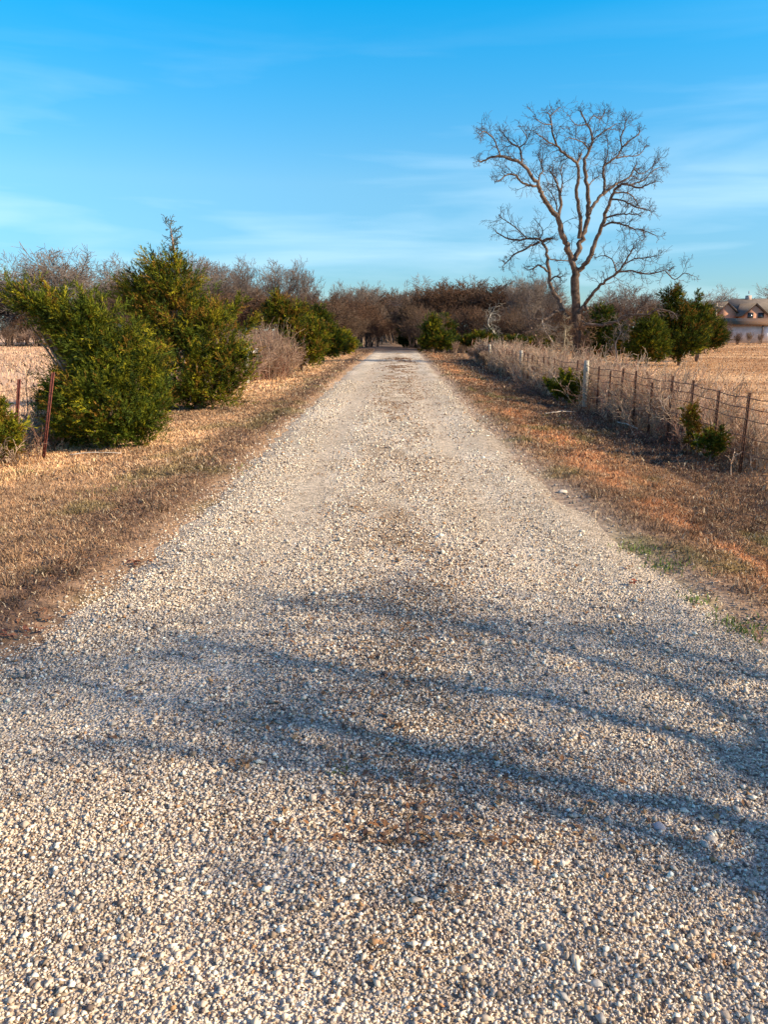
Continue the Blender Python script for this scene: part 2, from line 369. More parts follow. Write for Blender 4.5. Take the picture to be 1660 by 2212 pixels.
def stones(mb, x, y, z, r, V0, F0, dull=None):
    n = len(x); k = len(V0)
    V = np.tile(V0, (n, 1, 1)) * (1 + rng.normal(0, 0.22, (n, k, 1)))
    V *= np.stack([rng.uniform(0.75, 1.35, n), rng.uniform(0.6, 1.0, n), rng.uniform(0.45, 0.85, n)], 1)[:, None] * r[:, None, None]
    a = rng.uniform(0, 2 * math.pi, n); t = rng.normal(0, 0.35, n)
    ca, sa, ct, st = np.cos(a)[:, None], np.sin(a)[:, None], np.cos(t)[:, None], np.sin(t)[:, None]
    X, Y, Z = V[..., 0], V[..., 1], V[..., 2]
    X, Z = X * ct - Z * st, X * st + Z * ct
    X, Y = X * ca - Y * sa, X * sa + Y * ca
    V = np.stack([X + x[:, None], Y + y[:, None], Z + z[:, None]], 2)
    c = PAL[rng.choice(len(PAL), n, p=PW)] * rng.uniform(0.82, 1.15, n)[:, None]
    if dull is not None: c = c * (1 - dull[:, None] * 0.35)
    mb.add(V.reshape(-1, 3), (F0[None] + (np.arange(n) * k)[:, None, None]).reshape(-1, 3), np.repeat(np.clip(c, 0, 0.9), k, 0))
def on_road(x, y, soft=0.12):
    d = np.minimum(x - road_l(y), road_r(y) - x)
    return rng.uniform(0, 1, len(x)) < sstep(-soft, soft, d)
mb = MB()
def scatter(n, y0, y1, wide, V0, F0, rm, rs, off=0.0):
    y = np.sqrt(rng.uniform(y0 ** 2, y1 ** 2, n)) if wide else rng.uniform(y0, y1, n)
    x = rng.uniform(-1, 1, n) * (0.66 * y + 0.8) if wide else rng.uniform(-2.6, 2.4, n) + xc(y)
    k = on_road(x, y, 0.25 + off); x, y = x[k], y[k]
    patch = fbm(x * 1.3, y * 0.9, 91, 3); k = rng.uniform(0, 1, len(x)) < 0.55 + 0.6 * patch; x, y = x[k], y[k]
    u = (x - road_l(y)) / (road_r(y) - road_l(y)); fine = fines(x, y, u)
    k = rng.uniform(0, 1, len(x)) > fine * .92; x, y, fine = x[k], y[k], fine[k]
    r = rm * np.exp(rng.normal(0, rs, len(x))) * (1 - .25 * fine)
    z = np.maximum(rz(x, y), gz(x, y)) + r * rng.uniform(-0.3, 0.9, len(x))
    stones(mb, x, y, z, r, V0, F0)
scatter(190000, 1.15, 2.9, True, OCT_V, OCT_F, 0.0048, 0.38)
scatter(185000, 2.9, 5.2, True, OCT_V, OCT_F, 0.0056, 0.38)
scatter(900, 1.15, 5.0, True, ICO_V, ICO_F, 0.0095, 0.22)
scatter(75000, 5.2, 10.0, False, OCT_V, OCT_F, 0.0074, 0.36)
scatter(42000, 9.0, 26.0, False, OCT_V, OCT_F, 0.0125, 0.34, 0.2)
n = 1900; y = rng.uniform(2.6, 16, n); side = rng.uniform(0, 1, n) < 0.62       # strays on the shoulders
x = np.where(side, road_r(y) + rng.exponential(0.28, n), road_l(y) - rng.exponential(0.26, n))
r = 0.009 * np.exp(rng.normal(0, 0.35, n)); stones(mb, x, y, gz(x, y) + 0.3 * r, r, OCT_V, OCT_F, dull=np.ones(n))
tag(mb.build('loose_gravel', M_STONE, smooth=False), 'loose pale crushed limestone gravel spread over the track', 'gravel', kind='stuff')

# ------------------------------------------------------------------ grass
def blades(mb, x, y, h, w, lean, col, z=None, az=None):
    n = len(x); z = gz(x, y) if z is None else z
    a = rng.uniform(0, 2 * math.pi, n); b = rng.uniform(0, 2 * math.pi, n) if az is None else az
    sx, sy = np.cos(a) * w / 2, np.sin(a) * w / 2
    lx, ly = np.cos(b) * lean, np.sin(b) * lean
    base = np.stack([x, y, z - 0.004], 1)
    v = np.zeros((n, 5, 3)); s = np.stack([sx, sy, 0 * sx], 1)
    mid = base + np.stack([lx * h * .35, ly * h * .35, h * 0.6 * np.sqrt(np.maximum(1 - lean ** 2 * .3, .1))], 1)
    tip = base + np.stack([lx * h, ly * h, h * np.sqrt(np.maximum(1.02 - lean ** 2, 0.03))], 1)
    v[:, 0] = base - s; v[:, 1] = base + s; v[:, 2] = mid - s * .8; v[:, 3] = mid + s * .8; v[:, 4] = tip
    f = np.array([(0, 1, 3), (0, 3, 2), (2, 3, 4)])
    mb.add(v.reshape(-1, 3), (f[None] + (np.arange(n) * 5)[:, None, None]).reshape(-1, 3), np.repeat(np.clip(col, 0, .9), 5, 0))
def straw(x, y, warm=0.0):
    c = gcol(x, y); n = len(c)
    v = rng.uniform(0.65, 1.45, n)[:, None]; t = rng.uniform(0, 1, n)
    c = c * v
    c[t < 0.16] = np.array([0.10, 0.06, 0.04]); c[(t > 0.9)] = np.array([0.66, 0.52, 0.34]); return c
def strip(mb, n, y0, y1, side, d0, d1, h, w, lean=(0.55, 0.98), power=1.0):
    y = y0 + (y1 - y0) * rng.uniform(0, 1, n) ** power; d = rng.uniform(d0, d1, n)
    x = road_r(y) + d if side > 0 else road_l(y) - d
    k = rng.uniform(0, 1, n) < sstep(-0.05, 0.55, d) * (0.35 + 1.0 * fbm(x * 1.7, y * 1.3, 95, 3)); x, y = x[k], y[k]
    blades(mb, x, y, rng.uniform(h * .5, h * 1.4, len(x)), w * rng.uniform(.7, 1.4, len(x)), rng.uniform(*lean, len(x)), straw(x, y))
mb = MB()
strip(mb, 95000, 2.6, 9, -1, -0.15, 3.6, 0.045, 0.006)
strip(mb, 95000, 2.6, 10, 1, -0.12, 2.9, 0.045, 0.006)
strip(mb, 70000, 9, 22, -1, -0.1, 3.4, 0.055, 0.012)
strip(mb, 70000, 10, 24, 1, -0.1, 3.0, 0.055, 0.012)
strip(mb, 24000, 22, 70, -1, -0.1, 3.4, 0.08, 0.03); strip(mb, 22000, 24, 70, 1, -0.1, 3.0, 0.08, 0.03)
for sd, nc, d1 in ((-1, 420, 3.6), (1, 420, 2.8)):
    for _ in range(nc):
        y0 = 3 + 24 * rng.uniform() ** 1.4; d0 = rng.uniform(.25, d1); x0 = road_r(y0) + d0 if sd > 0 else road_l(y0) - d0; m = 26
        blades(mb, rng.normal(x0, .04, m), rng.normal(y0, .04, m), rng.uniform(.04, .11, m), np.full(m, .005 + .0005 * y0), rng.uniform(.3, .95, m), straw(np.full(m, x0), np.full(m, y0)) * rng.uniform(.5, 1.35))
tag(mb.build('mown_grass', M_BLADE), 'short dead mown grass along both sides of the track', 'grass', kind='stuff')
mb = MB()
def field(n, y0, y1, x0, x1, h, w):
    y = np.sqrt(rng.uniform(y0 ** 2, y1 ** 2, n)); x = rng.uniform(x0, x1, n) * y / y1
    k = (x > road_r(y) + 2.9) | (x < road_l(y) - 3.2); x, y = x[k], y[k]
    k = rng.uniform(0, 1, len(x)) < 0.25 + 1.1 * fbm(x * 0.5, y * 0.25, 97, 3); x, y = x[k], y[k]
    blades(mb, x, y, rng.uniform(h * .5, h * 1.3, len(x)), np.full(len(x), w), rng.uniform(0.2, 0.9, len(x)), straw(x, y) * 1.05)
field(60000, 6, 24, 3, 18, 0.06, 0.014); field(40000, 24, 62, 4, 46, 0.07, 0.035)
field(22000, 9, 24, -16, -4, 0.14, 0.012); field(40000, 24, 92, -58, -4, 0.16, 0.04)
field(20000, 60, 115, 8, 75, 0.10, 0.06)
tag(mb.build('field_grass', M_BLADE), 'dry tan pasture grass in the fields beyond the fences', 'grass', kind='stuff')

def grow(S, p, d, L, r, lvl, P, tip=0.006):
    """S[level] collects segments of a branch and of all that grows from it"""
    nseg = P['seg'][min(lvl, len(P['seg']) - 1)]; p = np.array(p, float); d = unit(np.array(d, float)); st = L / nseg
    r1 = max(r * P['taper'], tip)
    for i in range(nseg):
        d = unit(d + rng.normal(0, P['wig'], 3) + np.array([0, 0, P['up']]) )
        q = p + d * st; a, b = r + (r1 - r) * i / nseg, r + (r1 - r) * (i + 1) / nseg
        S[min(lvl, len(S) - 1)].append((*p, *q, a, b))
        if lvl < P['lev'] and (i >= P['bare'][min(lvl, len(P['bare']) - 1)] * nseg):
            for _ in range(P['kids'][min(lvl, len(P['kids']) - 1)]):
                ax = unit(rng.normal(0, 1, 3)); ax = unit(ax - d * np.dot(ax, d))
                an = rng.uniform(*P['ang']); cd = d * math.cos(an) + ax * math.sin(an)
                grow(S, q, cd, L * rng.uniform(*P['len']), max(b * P['rk'], tip), lvl + 1, P, tip)
        p = q
WP = dict(seg=[5, 3, 2], taper=.4, wig=.13, up=.02, lev=2, bare=[.25, .1], kids=[2, 1], ang=(.25, .8), len=(.25, .5), rk=.7)
WPROTO = []
for _ in range(26):
    S_ = [[], [], []]; WP['wig'] = rng.uniform(.07, .26)
    for _k in range(rng.integers(1, 5)): grow(S_, rng.normal(0, .05, 3) * [1, 1, 0], unit(rng.normal(0, 1, 3) * [.35, .35, 0] + [0, 0, 1]), rng.uniform(.45, 1.05), .004, 0, WP, .002)
    WPROTO.append(np.concatenate([np.array(q).reshape(-1, 8) for q in S_ if q]))
def weeds(mb, x, y, h, w, c0, spread=0.35):
    z = gz(x, y)
    for i in range(len(x)):
        q = WPROTO[rng.integers(len(WPROTO))].copy(); a = rng.uniform(0, 6.28); ca, sa = math.cos(a), math.sin(a)
        for o_ in (0, 3):
            X, Y = q[:, o_] * ca - q[:, o_ + 1] * sa, q[:, o_] * sa + q[:, o_ + 1] * ca
            q[:, o_], q[:, o_ + 1], q[:, o_ + 2] = X * h[i] + x[i], Y * h[i] + y[i], q[:, o_ + 2] * h[i] + z[i]
        q[:, 6:] *= w[i] / .006
        segs_add(mb, q, np.asarray(c0) * rng.uniform(.5, 1.35) * (1 if rng.uniform() < .75 else np.array([.75, .6, .6])))
mb = MB()
n = 3600; y = 5.5 + 42 * rng.uniform(0, 1, n) ** 1.5; d = 2.98 + np.abs(rng.normal(0, 0.6, n)) - .5 * (rng.uniform(0, 1, n) < .06) + 0.25 * (fbm(y * .8, y * 0, 99, 3) - .5)
x = road_r(y) + d + 0.15
dens = sstep(0.25, 0.6, fbm(x * 0.5, y * 0.35, 101, 3) + 0.16 * sstep(9, 14, y)); k = rng.uniform(0, 1, n) < 0.25 + dens; x, y = x[k], y[k]
k = rng.uniform(0, 1, len(x)) < .8 + .2 * sstep(8.5, 13, y); x, y = x[k], y[k]
hh = rng.uniform(0.2, 0.8, len(x)) * (0.5 + 0.6 * sstep(8, 16, y)); weeds(mb, x, y, hh * 1.15, 0.005 + 0.00040 * y, (0.76, 0.56, 0.38))
tag(mb.build('tall_dry_weeds', M_BLADE), 'tall pinkish dry weeds growing through the wire fence', 'weeds', kind='stuff')
mb = MB()
n = 1000; y = 8.5 + 52 * rng.uniform(0, 1, n) ** 1.3; x = road_l(y) - 3.0 - np.abs(rng.normal(0, 0.8, n))
weeds(mb, x, y, rng.uniform(0.2, 0.6, n) * (0.7 + 0.7 * sstep(22, 30, y)), 0.006 + 0.0006 * y, (0.50, 0.35, 0.24))
n = 420; c = hit(598, 812); x = rng.normal(c[0] - .35, 0.42, n); y = rng.normal(c[1] - 1, 1.2, n)      # pale clump between the cedars
weeds(mb, x, y, rng.uniform(0.7, 1.45, n), np.full(n, 0.016), (0.46, 0.31, 0.21), 0.25)
n = 240; c = hit(90, 965); x = rng.normal(c[0], 0.28, n); y = rng.normal(c[1] + .2, 0.25, n)
weeds(mb, x, y, rng.uniform(0.15, 0.42, n), np.full(n, 0.009), (0.74, 0.54, 0.36), 0.4)
tag(mb.build('dry_weeds', M_BLADE), 'pale dry weeds tangled round the cedars beside the left field', 'weeds', kind='stuff')
# a few green tufts coming through the turf
mb = MB()
for px, py, n, s in ((1590, 1360, 260, .10), (1440, 1225, 160, .10), (1370, 1190, 120, .1), (1230, 960, 200, .25), (1200, 905, 160, .3), (1490, 1300, 100, .07), (250, 1060, 160, .2), (60, 1020, 140, .2), (560, 1010, 120, .25)):
    c = hit(px, py); x = rng.normal(c[0], s, n); y = rng.normal(c[1], s, n)
    blades(mb, x, y, rng.uniform(.02, .06, n), np.full(n, .008), rng.uniform(.3, .95, n), np.array([.16, .22, .05])[None] * rng.uniform(.6, 1.5, n)[:, None])
tag(mb.build('green_tufts', M_BLADE), 'small green tufts pushing up through the dead verge grass', 'grass', kind='stuff')

# dead leaves blown on the road
mb = MB()
def leaves(n, x, y, s, z=None):
    a = rng.uniform(0, 6.28, n); L = s * rng.uniform(.6, 1.5, n); W = L * rng.uniform(.3, .6, n)
    z = np.maximum(rz(x, y), gz(x, y)) + 0.012 if z is None else z
    dx, dy = np.cos(a), np.sin(a); c = np.stack([x, y, z], 1)
    d = np.stack([dx, dy, rng.uniform(-.2, .5, n)], 1) * L[:, None]; s_ = np.stack([-dy, dx, rng.uniform(.1, .8, n)], 1) * W[:, None]
    s2 = np.stack([dy, -dx, rng.uniform(.1, .8, n)], 1) * W[:, None]
    v = np.stack([c - d, c + s_, c + d, c + s2], 1)
    col = np.array([(.30, .14, .06), (.22, .12, .06), (.40, .24, .11), (.15, .08, .05)])[rng.integers(0, 4, n)]
    mb.add(v.reshape(-1, 3), (np.array([(0, 1, 2), (0, 2, 3)])[None] + (np.arange(n) * 4)[:, None, None]).reshape(-1, 3), np.repeat(col, 4, 0))
n = 9500; y = 2.2 + 45 * rng.uniform(0, 1, n) ** 1.6; x = rng.normal(0.0, 0.5, n); k = fbm(x * 2, y * 1.2, 111, 3) > .47; x, y = x[k], y[k]; leaves(len(x), x, y, 0.011 + .0008 * y)
n = 17000; y = 2.8 + 24 * rng.uniform(0, 1, n) ** 1.3; s = rng.uniform(0, 1, n) < .5; x = np.where(s, road_r(y) + rng.normal(.6, .8, n), road_l(y) - rng.normal(.45, .5, n)); k = fbm(x * 2, y * 1.6, 131, 3) > .46; x, y = x[k], y[k]; n = len(x); leaves(n, x, y, 0.013, z=gz(x, y) + rng.uniform(.01, .035, n))
tag(mb.build('leaf_litter', M_LEAF), 'scattered brown leaf litter along the crown of the track', 'leaves', kind='stuff')

# ------------------------------------------------------------------ bare trees
def bare_tree_meshes(P, h, r, col, tcol, stems=1, spread=0.0, tip=0.008):
    S = [[], [], [], [], [], []]
    for s in range(stems):
        a = rng.uniform(0, 6.28); o = np.array([math.cos(a), math.sin(a), 0]) * spread * (stems > 1)
        grow(S, o * rng.uniform(.1, .6), unit(np.array([0, 0, 1]) + o * rng.uniform(.1, .55) + rng.normal(0, .05, 3)), h * rng.uniform(.75, 1.0), r, 0, P, tip)
    t, c = MB(), MB()
    if stems > 1: tube_add(t, [(0, 0, -.06), (0, 0, .05), (0, 0, .10)], [spread * .62, spread * .5, spread * .15], 7, tcol, .08, True)
    for lv, seg in enumerate(S):
        if not seg: continue
        seg = np.array(seg)
        if lv < 2: segs_add(t, seg, tcol)
        else: segs_add(c, seg, cols=np.asarray(col)[None] * rng.uniform(.7, 1.35, len(seg))[:, None])
    return t, c
OAK = dict(seg=[7, 5, 4, 3, 2], taper=.35, wig=.16, up=.04, lev=4, bare=[.3, .2, .15, .2], kids=[3, 2, 2, 2], ang=(.45, 1.05), len=(.42, .66), rk=.62)
TALL = dict(seg=[8, 5, 4, 3, 2], taper=.3, wig=.12, up=.08, lev=4, bare=[.3, .2, .2, .2], kids=[3, 2, 2, 2], ang=(.3, .8), len=(.38, .55), rk=.55)
SCRUB = dict(seg=[5, 4, 3, 3], taper=.3, wig=.17, up=.06, lev=3, bare=[.15, .15, .1], kids=[2, 2, 2], ang=(.35, .9), len=(.4, .6), rk=.6)
WHIP = dict(seg=[6, 4, 3], taper=.25, wig=.09, up=.10, lev=2, bare=[.2, .1], kids=[2, 2], ang=(.25, .6), len=(.3, .5), rk=.5)
GREY, BROWN, RED = (0.19, 0.15, 0.125), (0.130, 0.086, 0.058), (0.125, 0.072, 0.046)
def proto(name, P, h, r, col, tcol, **k):
    t, c = bare_tree_meshes(P, h, r, col, tcol, **k)
    o = empty(name); tm = t.build('stems' if k.get('stems', 1) > 1 else 'trunk', M_BARK, o); cm = c.build('crown', M_TWIG, o)
    return o
protos = {
 'oak': [proto('bare_tree', OAK, h, .17, GREY, (0.20, 0.15, 0.12), tip=.013) for h in (5.2, 5.6, 5.0)],
 'tall': [proto('bare_tree', TALL, h, .14, GREY, (0.22, 0.17, 0.13), tip=.011) for h in (6.6, 7.2)],
 'brown': [proto('bare_tree', OAK, h, .13, c, (0.14, 0.095, 0.07), tip=.015) for h, c in ((4.4, RED), (4.1, BROWN), (4.6, RED))],
 'thicket': [proto('bare_tree', SCRUB, h, .07, c, (0.16, 0.11, 0.08), stems=9, spread=.4, tip=.011) for h, c in ((3.8, RED), (3.4, BROWN), (4.2, BROWN))],
 'shrub': [proto('bare_shrub', WHIP, h, .03, c, (0.26, 0.18, 0.13), stems=14, spread=.5, tip=.008) for h, c in ((1.9, BROWN), (1.6, (0.28, .19, .14)))],
}
heights = {}
def top_of(o): return max((v.co.z for ch in o.children for v in ch.data.vertices), default=1)
for k, v in protos.items():
    for o in v: heights[o.name] = top_of(o)
used = set(); placed = []
def plant(kind, px, D, h=None, top=None, sector='', wide=1.0, var=None):
    """one tree standing D metres ahead on the sight line of column px; top = the row its crown reaches"""
    v = protos[kind]; src = v[random.randrange(len(v)) if var is None else var % len(v)]
    x = at(px, 712, D)[0]; z = float(gz(x, D)) - 0.03
    if top is not None: h = at(px, top, D)[2] - z
    o = src if src.name not in used else copy_tree(src)
    used.add(src.name)
    s = h / heights[src.name]
    o.location = (x, D, z); o.rotation_euler = (0, 0, random.uniform(0, 6.28)); o.scale = (s * wide, s * wide, s)
    placed.append((sector, px, o, kind)); return o
def jit(a, s): return a + random.uniform(-s, s)
# woodland behind the left field
for px, top in ((-230, 560), (-150, 556), (-70, 552), (15, 549), (75, 545), (135, 541), (185, 540), (235, 541), (285, 558), (330, 570)): plant('oak', px, jit(90, 3), top=jit(top, 4) - 4, sector='left_back', wide=1.15)
for px in range(-200, 560, 62): plant('oak', jit(px, 14), jit(104, 4), top=jit(562, 8), sector='left_far', wide=1.3)
for px in range(-210, 560, 48): plant('brown', jit(px, 12), jit(86, 2), top=jit(632, 12), sector='left_brown', wide=1.25)
for px in range(-190, 340, 42): plant('thicket', jit(px, 10), jit(83.5, 1.2), top=jit(668, 10), sector='left_thicket', wide=1.3)
for px, top in ((405, 545), (440, 548), (480, 552), (515, 566)): plant('oak', px, jit(74, 2), top=top - 4, sector='gap_back', wide=1.0)
for px, top in ((548, 548), (590, 560), (635, 553)): plant('tall', px, jit(70, 2), top=top - 3, sector='gap_tall', wide=1.0)
for px, top in ((500, 620), (545, 612), (580, 618), (615, 612), (660, 620), (470, 630)): plant('brown', px, jit(58, 2), top=top, sector='gap_brown', wide=1.2)
# thicket along the left of the road
for px, top, D in ((690, 606, 84), (722, 602, 92), (752, 606, 100), (782, 606, 112), (812, 622, 135)): plant('tall', px, D, top=top - 2, sector='road_left_tall', wide=.95)
for px, top, D in ((650, 640, 57), (680, 636, 62), (700, 632, 68), (722, 634, 74), (742, 636, 80), (762, 640, 87), (782, 644, 95), (797, 648, 104), (811, 654, 116), (825, 660, 130)): plant('brown', px, D, top=top - 6, sector='road_left_brown', wide=1.15)
for px, top, D in ((655, 668, 50), (690, 662, 60), (715, 660, 68), (737, 662, 74), (757, 664, 80), (775, 668, 87), (790, 672, 94), (803, 674, 101), (640, 690, 44), (815, 678, 110)): plant('thicket', px, D, top=top - 6, sector='road_left_thicket', wide=1.1)
for px in range(-200, 350, 30): plant('shrub', jit(px, 8), jit(81, .8), top=jit(708, 10), sector='left_brush', wide=1.8)
for px, D in ((645, 52), (668, 56), (688, 61), (705, 66), (720, 72), (733, 78), (745, 84), (756, 91), (766, 98), (776, 106), (785, 114), (793, 122), (800, 130), (806, 138), (812, 146)): plant('shrub', px, D, top=jit(700, 5), sector='road_brush', wide=1.5)
for px, D in ((828, 160), (860, 163), (822, 168), (835, 176), (850, 172), (865, 166), (880, 160), (895, 150), (842, 186), (858, 182)): plant('thicket', px, D, top=jit(686, 6), sector='end_brush', wide=1.9)
# far end of the road
for px, top, D in ((770, 618, 180), (800, 616, 200), (830, 618, 190), (852, 620, 215), (878, 622, 195), (905, 620, 210), (930, 618, 190), (815, 625, 168), (862, 630, 170), (895, 628, 172)): plant('brown', px, D, top=top, sector='end_back', wide=1.5)
for px, top, D in ((835, 650, 150), (860, 640, 142), (880, 632, 128), (842, 668, 165), (825, 665, 160)): plant('brown', px, D, top=top, sector='end_brown', wide=1.3)
# right of the road
for px, top, D in ((888, 650, 86), (902, 636, 88), (925, 618, 90), (950, 606, 88), (980, 604, 92), (1015, 602, 90), (1050, 606, 88), (1085, 612, 86), (1115, 618, 84), (1150, 622, 82)): plant('brown', px, D, top=top - 8, sector='right_brown', wide=1.25)
for px, top, D in ((940, 592, 100), (1000, 596, 104), (1060, 604, 104), (1120, 612, 100)): plant('oak', px, D, top=top - 4, sector='right_back', wide=1.2)
for px, top, D in ((915, 668, 74), (945, 660, 72), (975, 655, 70), (1005, 655, 68), (1035, 655, 67), (1065, 660, 66), (1095, 660, 66), (1130, 665, 64), (1165, 668, 62), (890, 680, 84)): plant('thicket', px, D, top=top, sector='right_thicket', wide=1.2)
for px, top, D in ((1120, 600, 72), (1160, 580, 70), (1195, 582, 72), (1140, 590, 80)): plant('tall', px, D, top=top, sector='right_tall', wide=.95)
for px, top, D in ((1190, 625, 78), (1240, 622, 80), (1290, 618, 80), (1340, 614, 82), (1390, 616, 84), (1440, 622, 86), (1485, 632, 88), (1220, 630, 95), (1310, 626, 95), (1400, 628, 98)): plant('oak', px, D, top=top - 4, sector='right_field_back', wide=1.25)
for px, top, D in ((1195, 655, 64), (1240, 650, 66), (1290, 648, 64), (1335, 645, 66), (1385, 645, 66), (1430, 650, 70), (1475, 655, 74), (1515, 668, 80), (1545, 682, 84)): plant('brown', px, D, top=top, sector='right_field_brown', wide=1.25)
for px in range(1190, 1560, 38): plant('thicket', jit(px, 8), jit(60, 2), top=jit(690, 8), sector='right_field_thicket', wide=1.3)
# by the houses
for px, top, D in ((1538, 612, 150), (1568, 628, 165), (1700, 610, 170), (1640, 640, 185)): plant('oak', px, D, top=top, sector='house', wide=1.15)
for px, top, D in ((1575, 712, 98), (1598, 716, 99), (1622, 714, 98), (1646, 718, 100), (1672, 716, 99), (1560, 700, 96)): plant('shrub', px, D, top=top, sector='house_shrub', wide=1.0)
for px, D, t in ((1556, 92, 684), (1568, 96, 698), (1596, 97, 722)): plant('thicket', px, D, top=t, sector='house_brush', wide=1.0)
for px, D, t in ((893, 108, 660), (899, 100, 652), (904, 92, 646), (908, 84, 650), (914, 78, 655), (920, 72, 660), (928, 66, 664), (936, 61, 668), (890, 116, 655), (910, 98, 640), (918, 88, 640)): plant('thicket', px, D, top=t, sector='tunnel', wide=1.0)
for px, D, t in ((870, 128, 650), (858, 134, 655), (846, 138, 660), (836, 142, 664), (864, 142, 645), (850, 150, 650)): plant('brown', px, D, top=t, sector='tunnel_end', wide=1.4)
# leafless shrubs along both fences
for px, py, top in ((985, 768, 735), (1002, 775, 742), (1020, 782, 746), (1038, 790, 748), (1050, 800, 756), (960, 764, 738)):
    c = hit(px, py); plant('shrub', px, c[1], top=top, sector='fence_shrub')
for px, py, top in ((575, 815, 740), (612, 806, 745), (480, 850, 700), (660, 790, 720), (770, 765, 735)):
    c = hit(px, py); plant('shrub', px, c[1] + 2, top=top, sector='left_shrub')
ORD = 'first second third fourth fifth sixth seventh eighth ninth tenth eleventh twelfth thirteenth fourteenth fifteenth sixteenth seventeenth eighteenth nineteenth twentieth twenty-first twenty-second twenty-third twenty-fourth twenty-fifth'.split()
DESC = {
 'left_back': ('rounded grey leafless oak across the left field, {} from the left', 'oaks at the far side of the left field', 'tree'),
 'left_far': ('pale leafless tree in the rear row behind the left field, {} from the left', 'rear row behind the left field', 'tree'),
 'left_brown': ('reddish tree in front of the grey oaks, left field, {} from the left', 'brown trees across the left field', 'tree'),
 'left_thicket': ('low many-stemmed leafless tree at the left field edge, {} from the left', 'low trees edging the left field', 'tree'),
 'gap_back': ('grey leafless oak showing just right of the tall cedar spire, {} from the left', 'oaks right of the cedar spire', 'tree'),
 'gap_tall': ('tall wispy leafless tree above the cedar gap, {} from the left', 'tall wispy trees', 'tree'),
 'gap_brown': ('brown leafless tree behind the gap between the cedar pairs, {} from the left', 'brown trees in the cedar gap', 'tree'),
 'road_left_tall': ('slim pale leafless tree above the thicket left of the track, {} from the left', 'slim trees left of the track', 'tree'),
 'road_left_brown': ('brown leafless tree lining the left of the track, {} from the left', 'brown row lining the left of the track', 'tree'),
 'road_left_thicket': ('low many-stemmed tree at the left edge of the distant track, {} from the left', 'low trees at the left edge of the track', 'tree'),
 'end_back': ('rear leafless tree closing the end of the track, {} from the left', 'trees closing the view', 'tree'),
 'end_brown': ('dark brown leafless tree where the track vanishes, {} from the left', 'dark trees where the track vanishes', 'tree'),
 'right_brown': ('reddish leafless tree in the rounded mass right of the track, {} from the left', 'reddish mass right of the track', 'tree'),
 'right_back': ('taller grey tree behind the reddish mass right of the track, {} from the left', 'grey trees behind the reddish mass', 'tree'),
 'right_thicket': ('low tangled tree below the reddish mass, {} from the left', 'tangled trees right of the track', 'tree'),
 'right_tall': ('slim tree behind the left limbs of the big tree, {} from the left', 'slim trees behind the big bare tree', 'tree'),
 'right_field_back': ('pale leafless tree beyond the dark cedars in the right field, {} from the left', 'pale trees beyond the dark cedars', 'tree'),
 'right_field_brown': ('brown leafless tree close behind the dark cedars, {} from the left', 'brown trees behind the dark cedars', 'tree'),
 'right_field_thicket': ('low tangled tree standing among the dark cedars, {} from the left', 'tangled trees among the dark cedars', 'tree'),
 'house_brush': ('thin brushy tree screening the outbuilding, {} from the left', 'brush screening the outbuilding', 'tree'),
 'tunnel': ('low tangled tree crowding the right of the distant track, {} from the left', 'trees crowding the distant track', 'tree'),
 'tunnel_end': ('dark leafless tree over the vanishing point of the track, {} from the left', 'trees over the vanishing point', 'tree'),
 'left_brush': ('leafless bush at the near foot of the left field woods, {} from the left', 'bushes below the left field woods', 'shrub'),
 'road_brush': ('leafless bush at the left rim of the distant track, {} from the left', 'bushes rimming the distant track', 'shrub'),
 'end_brush': ('low leafless tree blocking the end of the track, {} from the left', 'low trees blocking the track end', 'tree'),
 'house': ('round-crowned leafless tree behind the brick house, {} from the left', 'trees behind the brick house', 'tree'),
 'house_shrub': ('leafless shrub in front of the grey outbuilding, {} from the left', 'shrubs before the outbuilding', 'shrub'),
 'fence_shrub': ('leafless shrub against the far end of the wire fence, {} from the left', 'shrubs at the far fence', 'shrub'),
 'left_shrub': ('leafless shrub between the roadside cedars, {} from the left', 'shrubs between roadside cedars', 'shrub'),
}
for sec in DESC:
    row = sorted([p for p in placed if p[0] == sec], key=lambda p: p[1]); lab, grp, cat = DESC[sec]
    for i, (s_, px_, o, kind) in enumerate(row): tag(o, lab.format(ORD[i] if i < len(ORD) else 'last'), cat, grp)

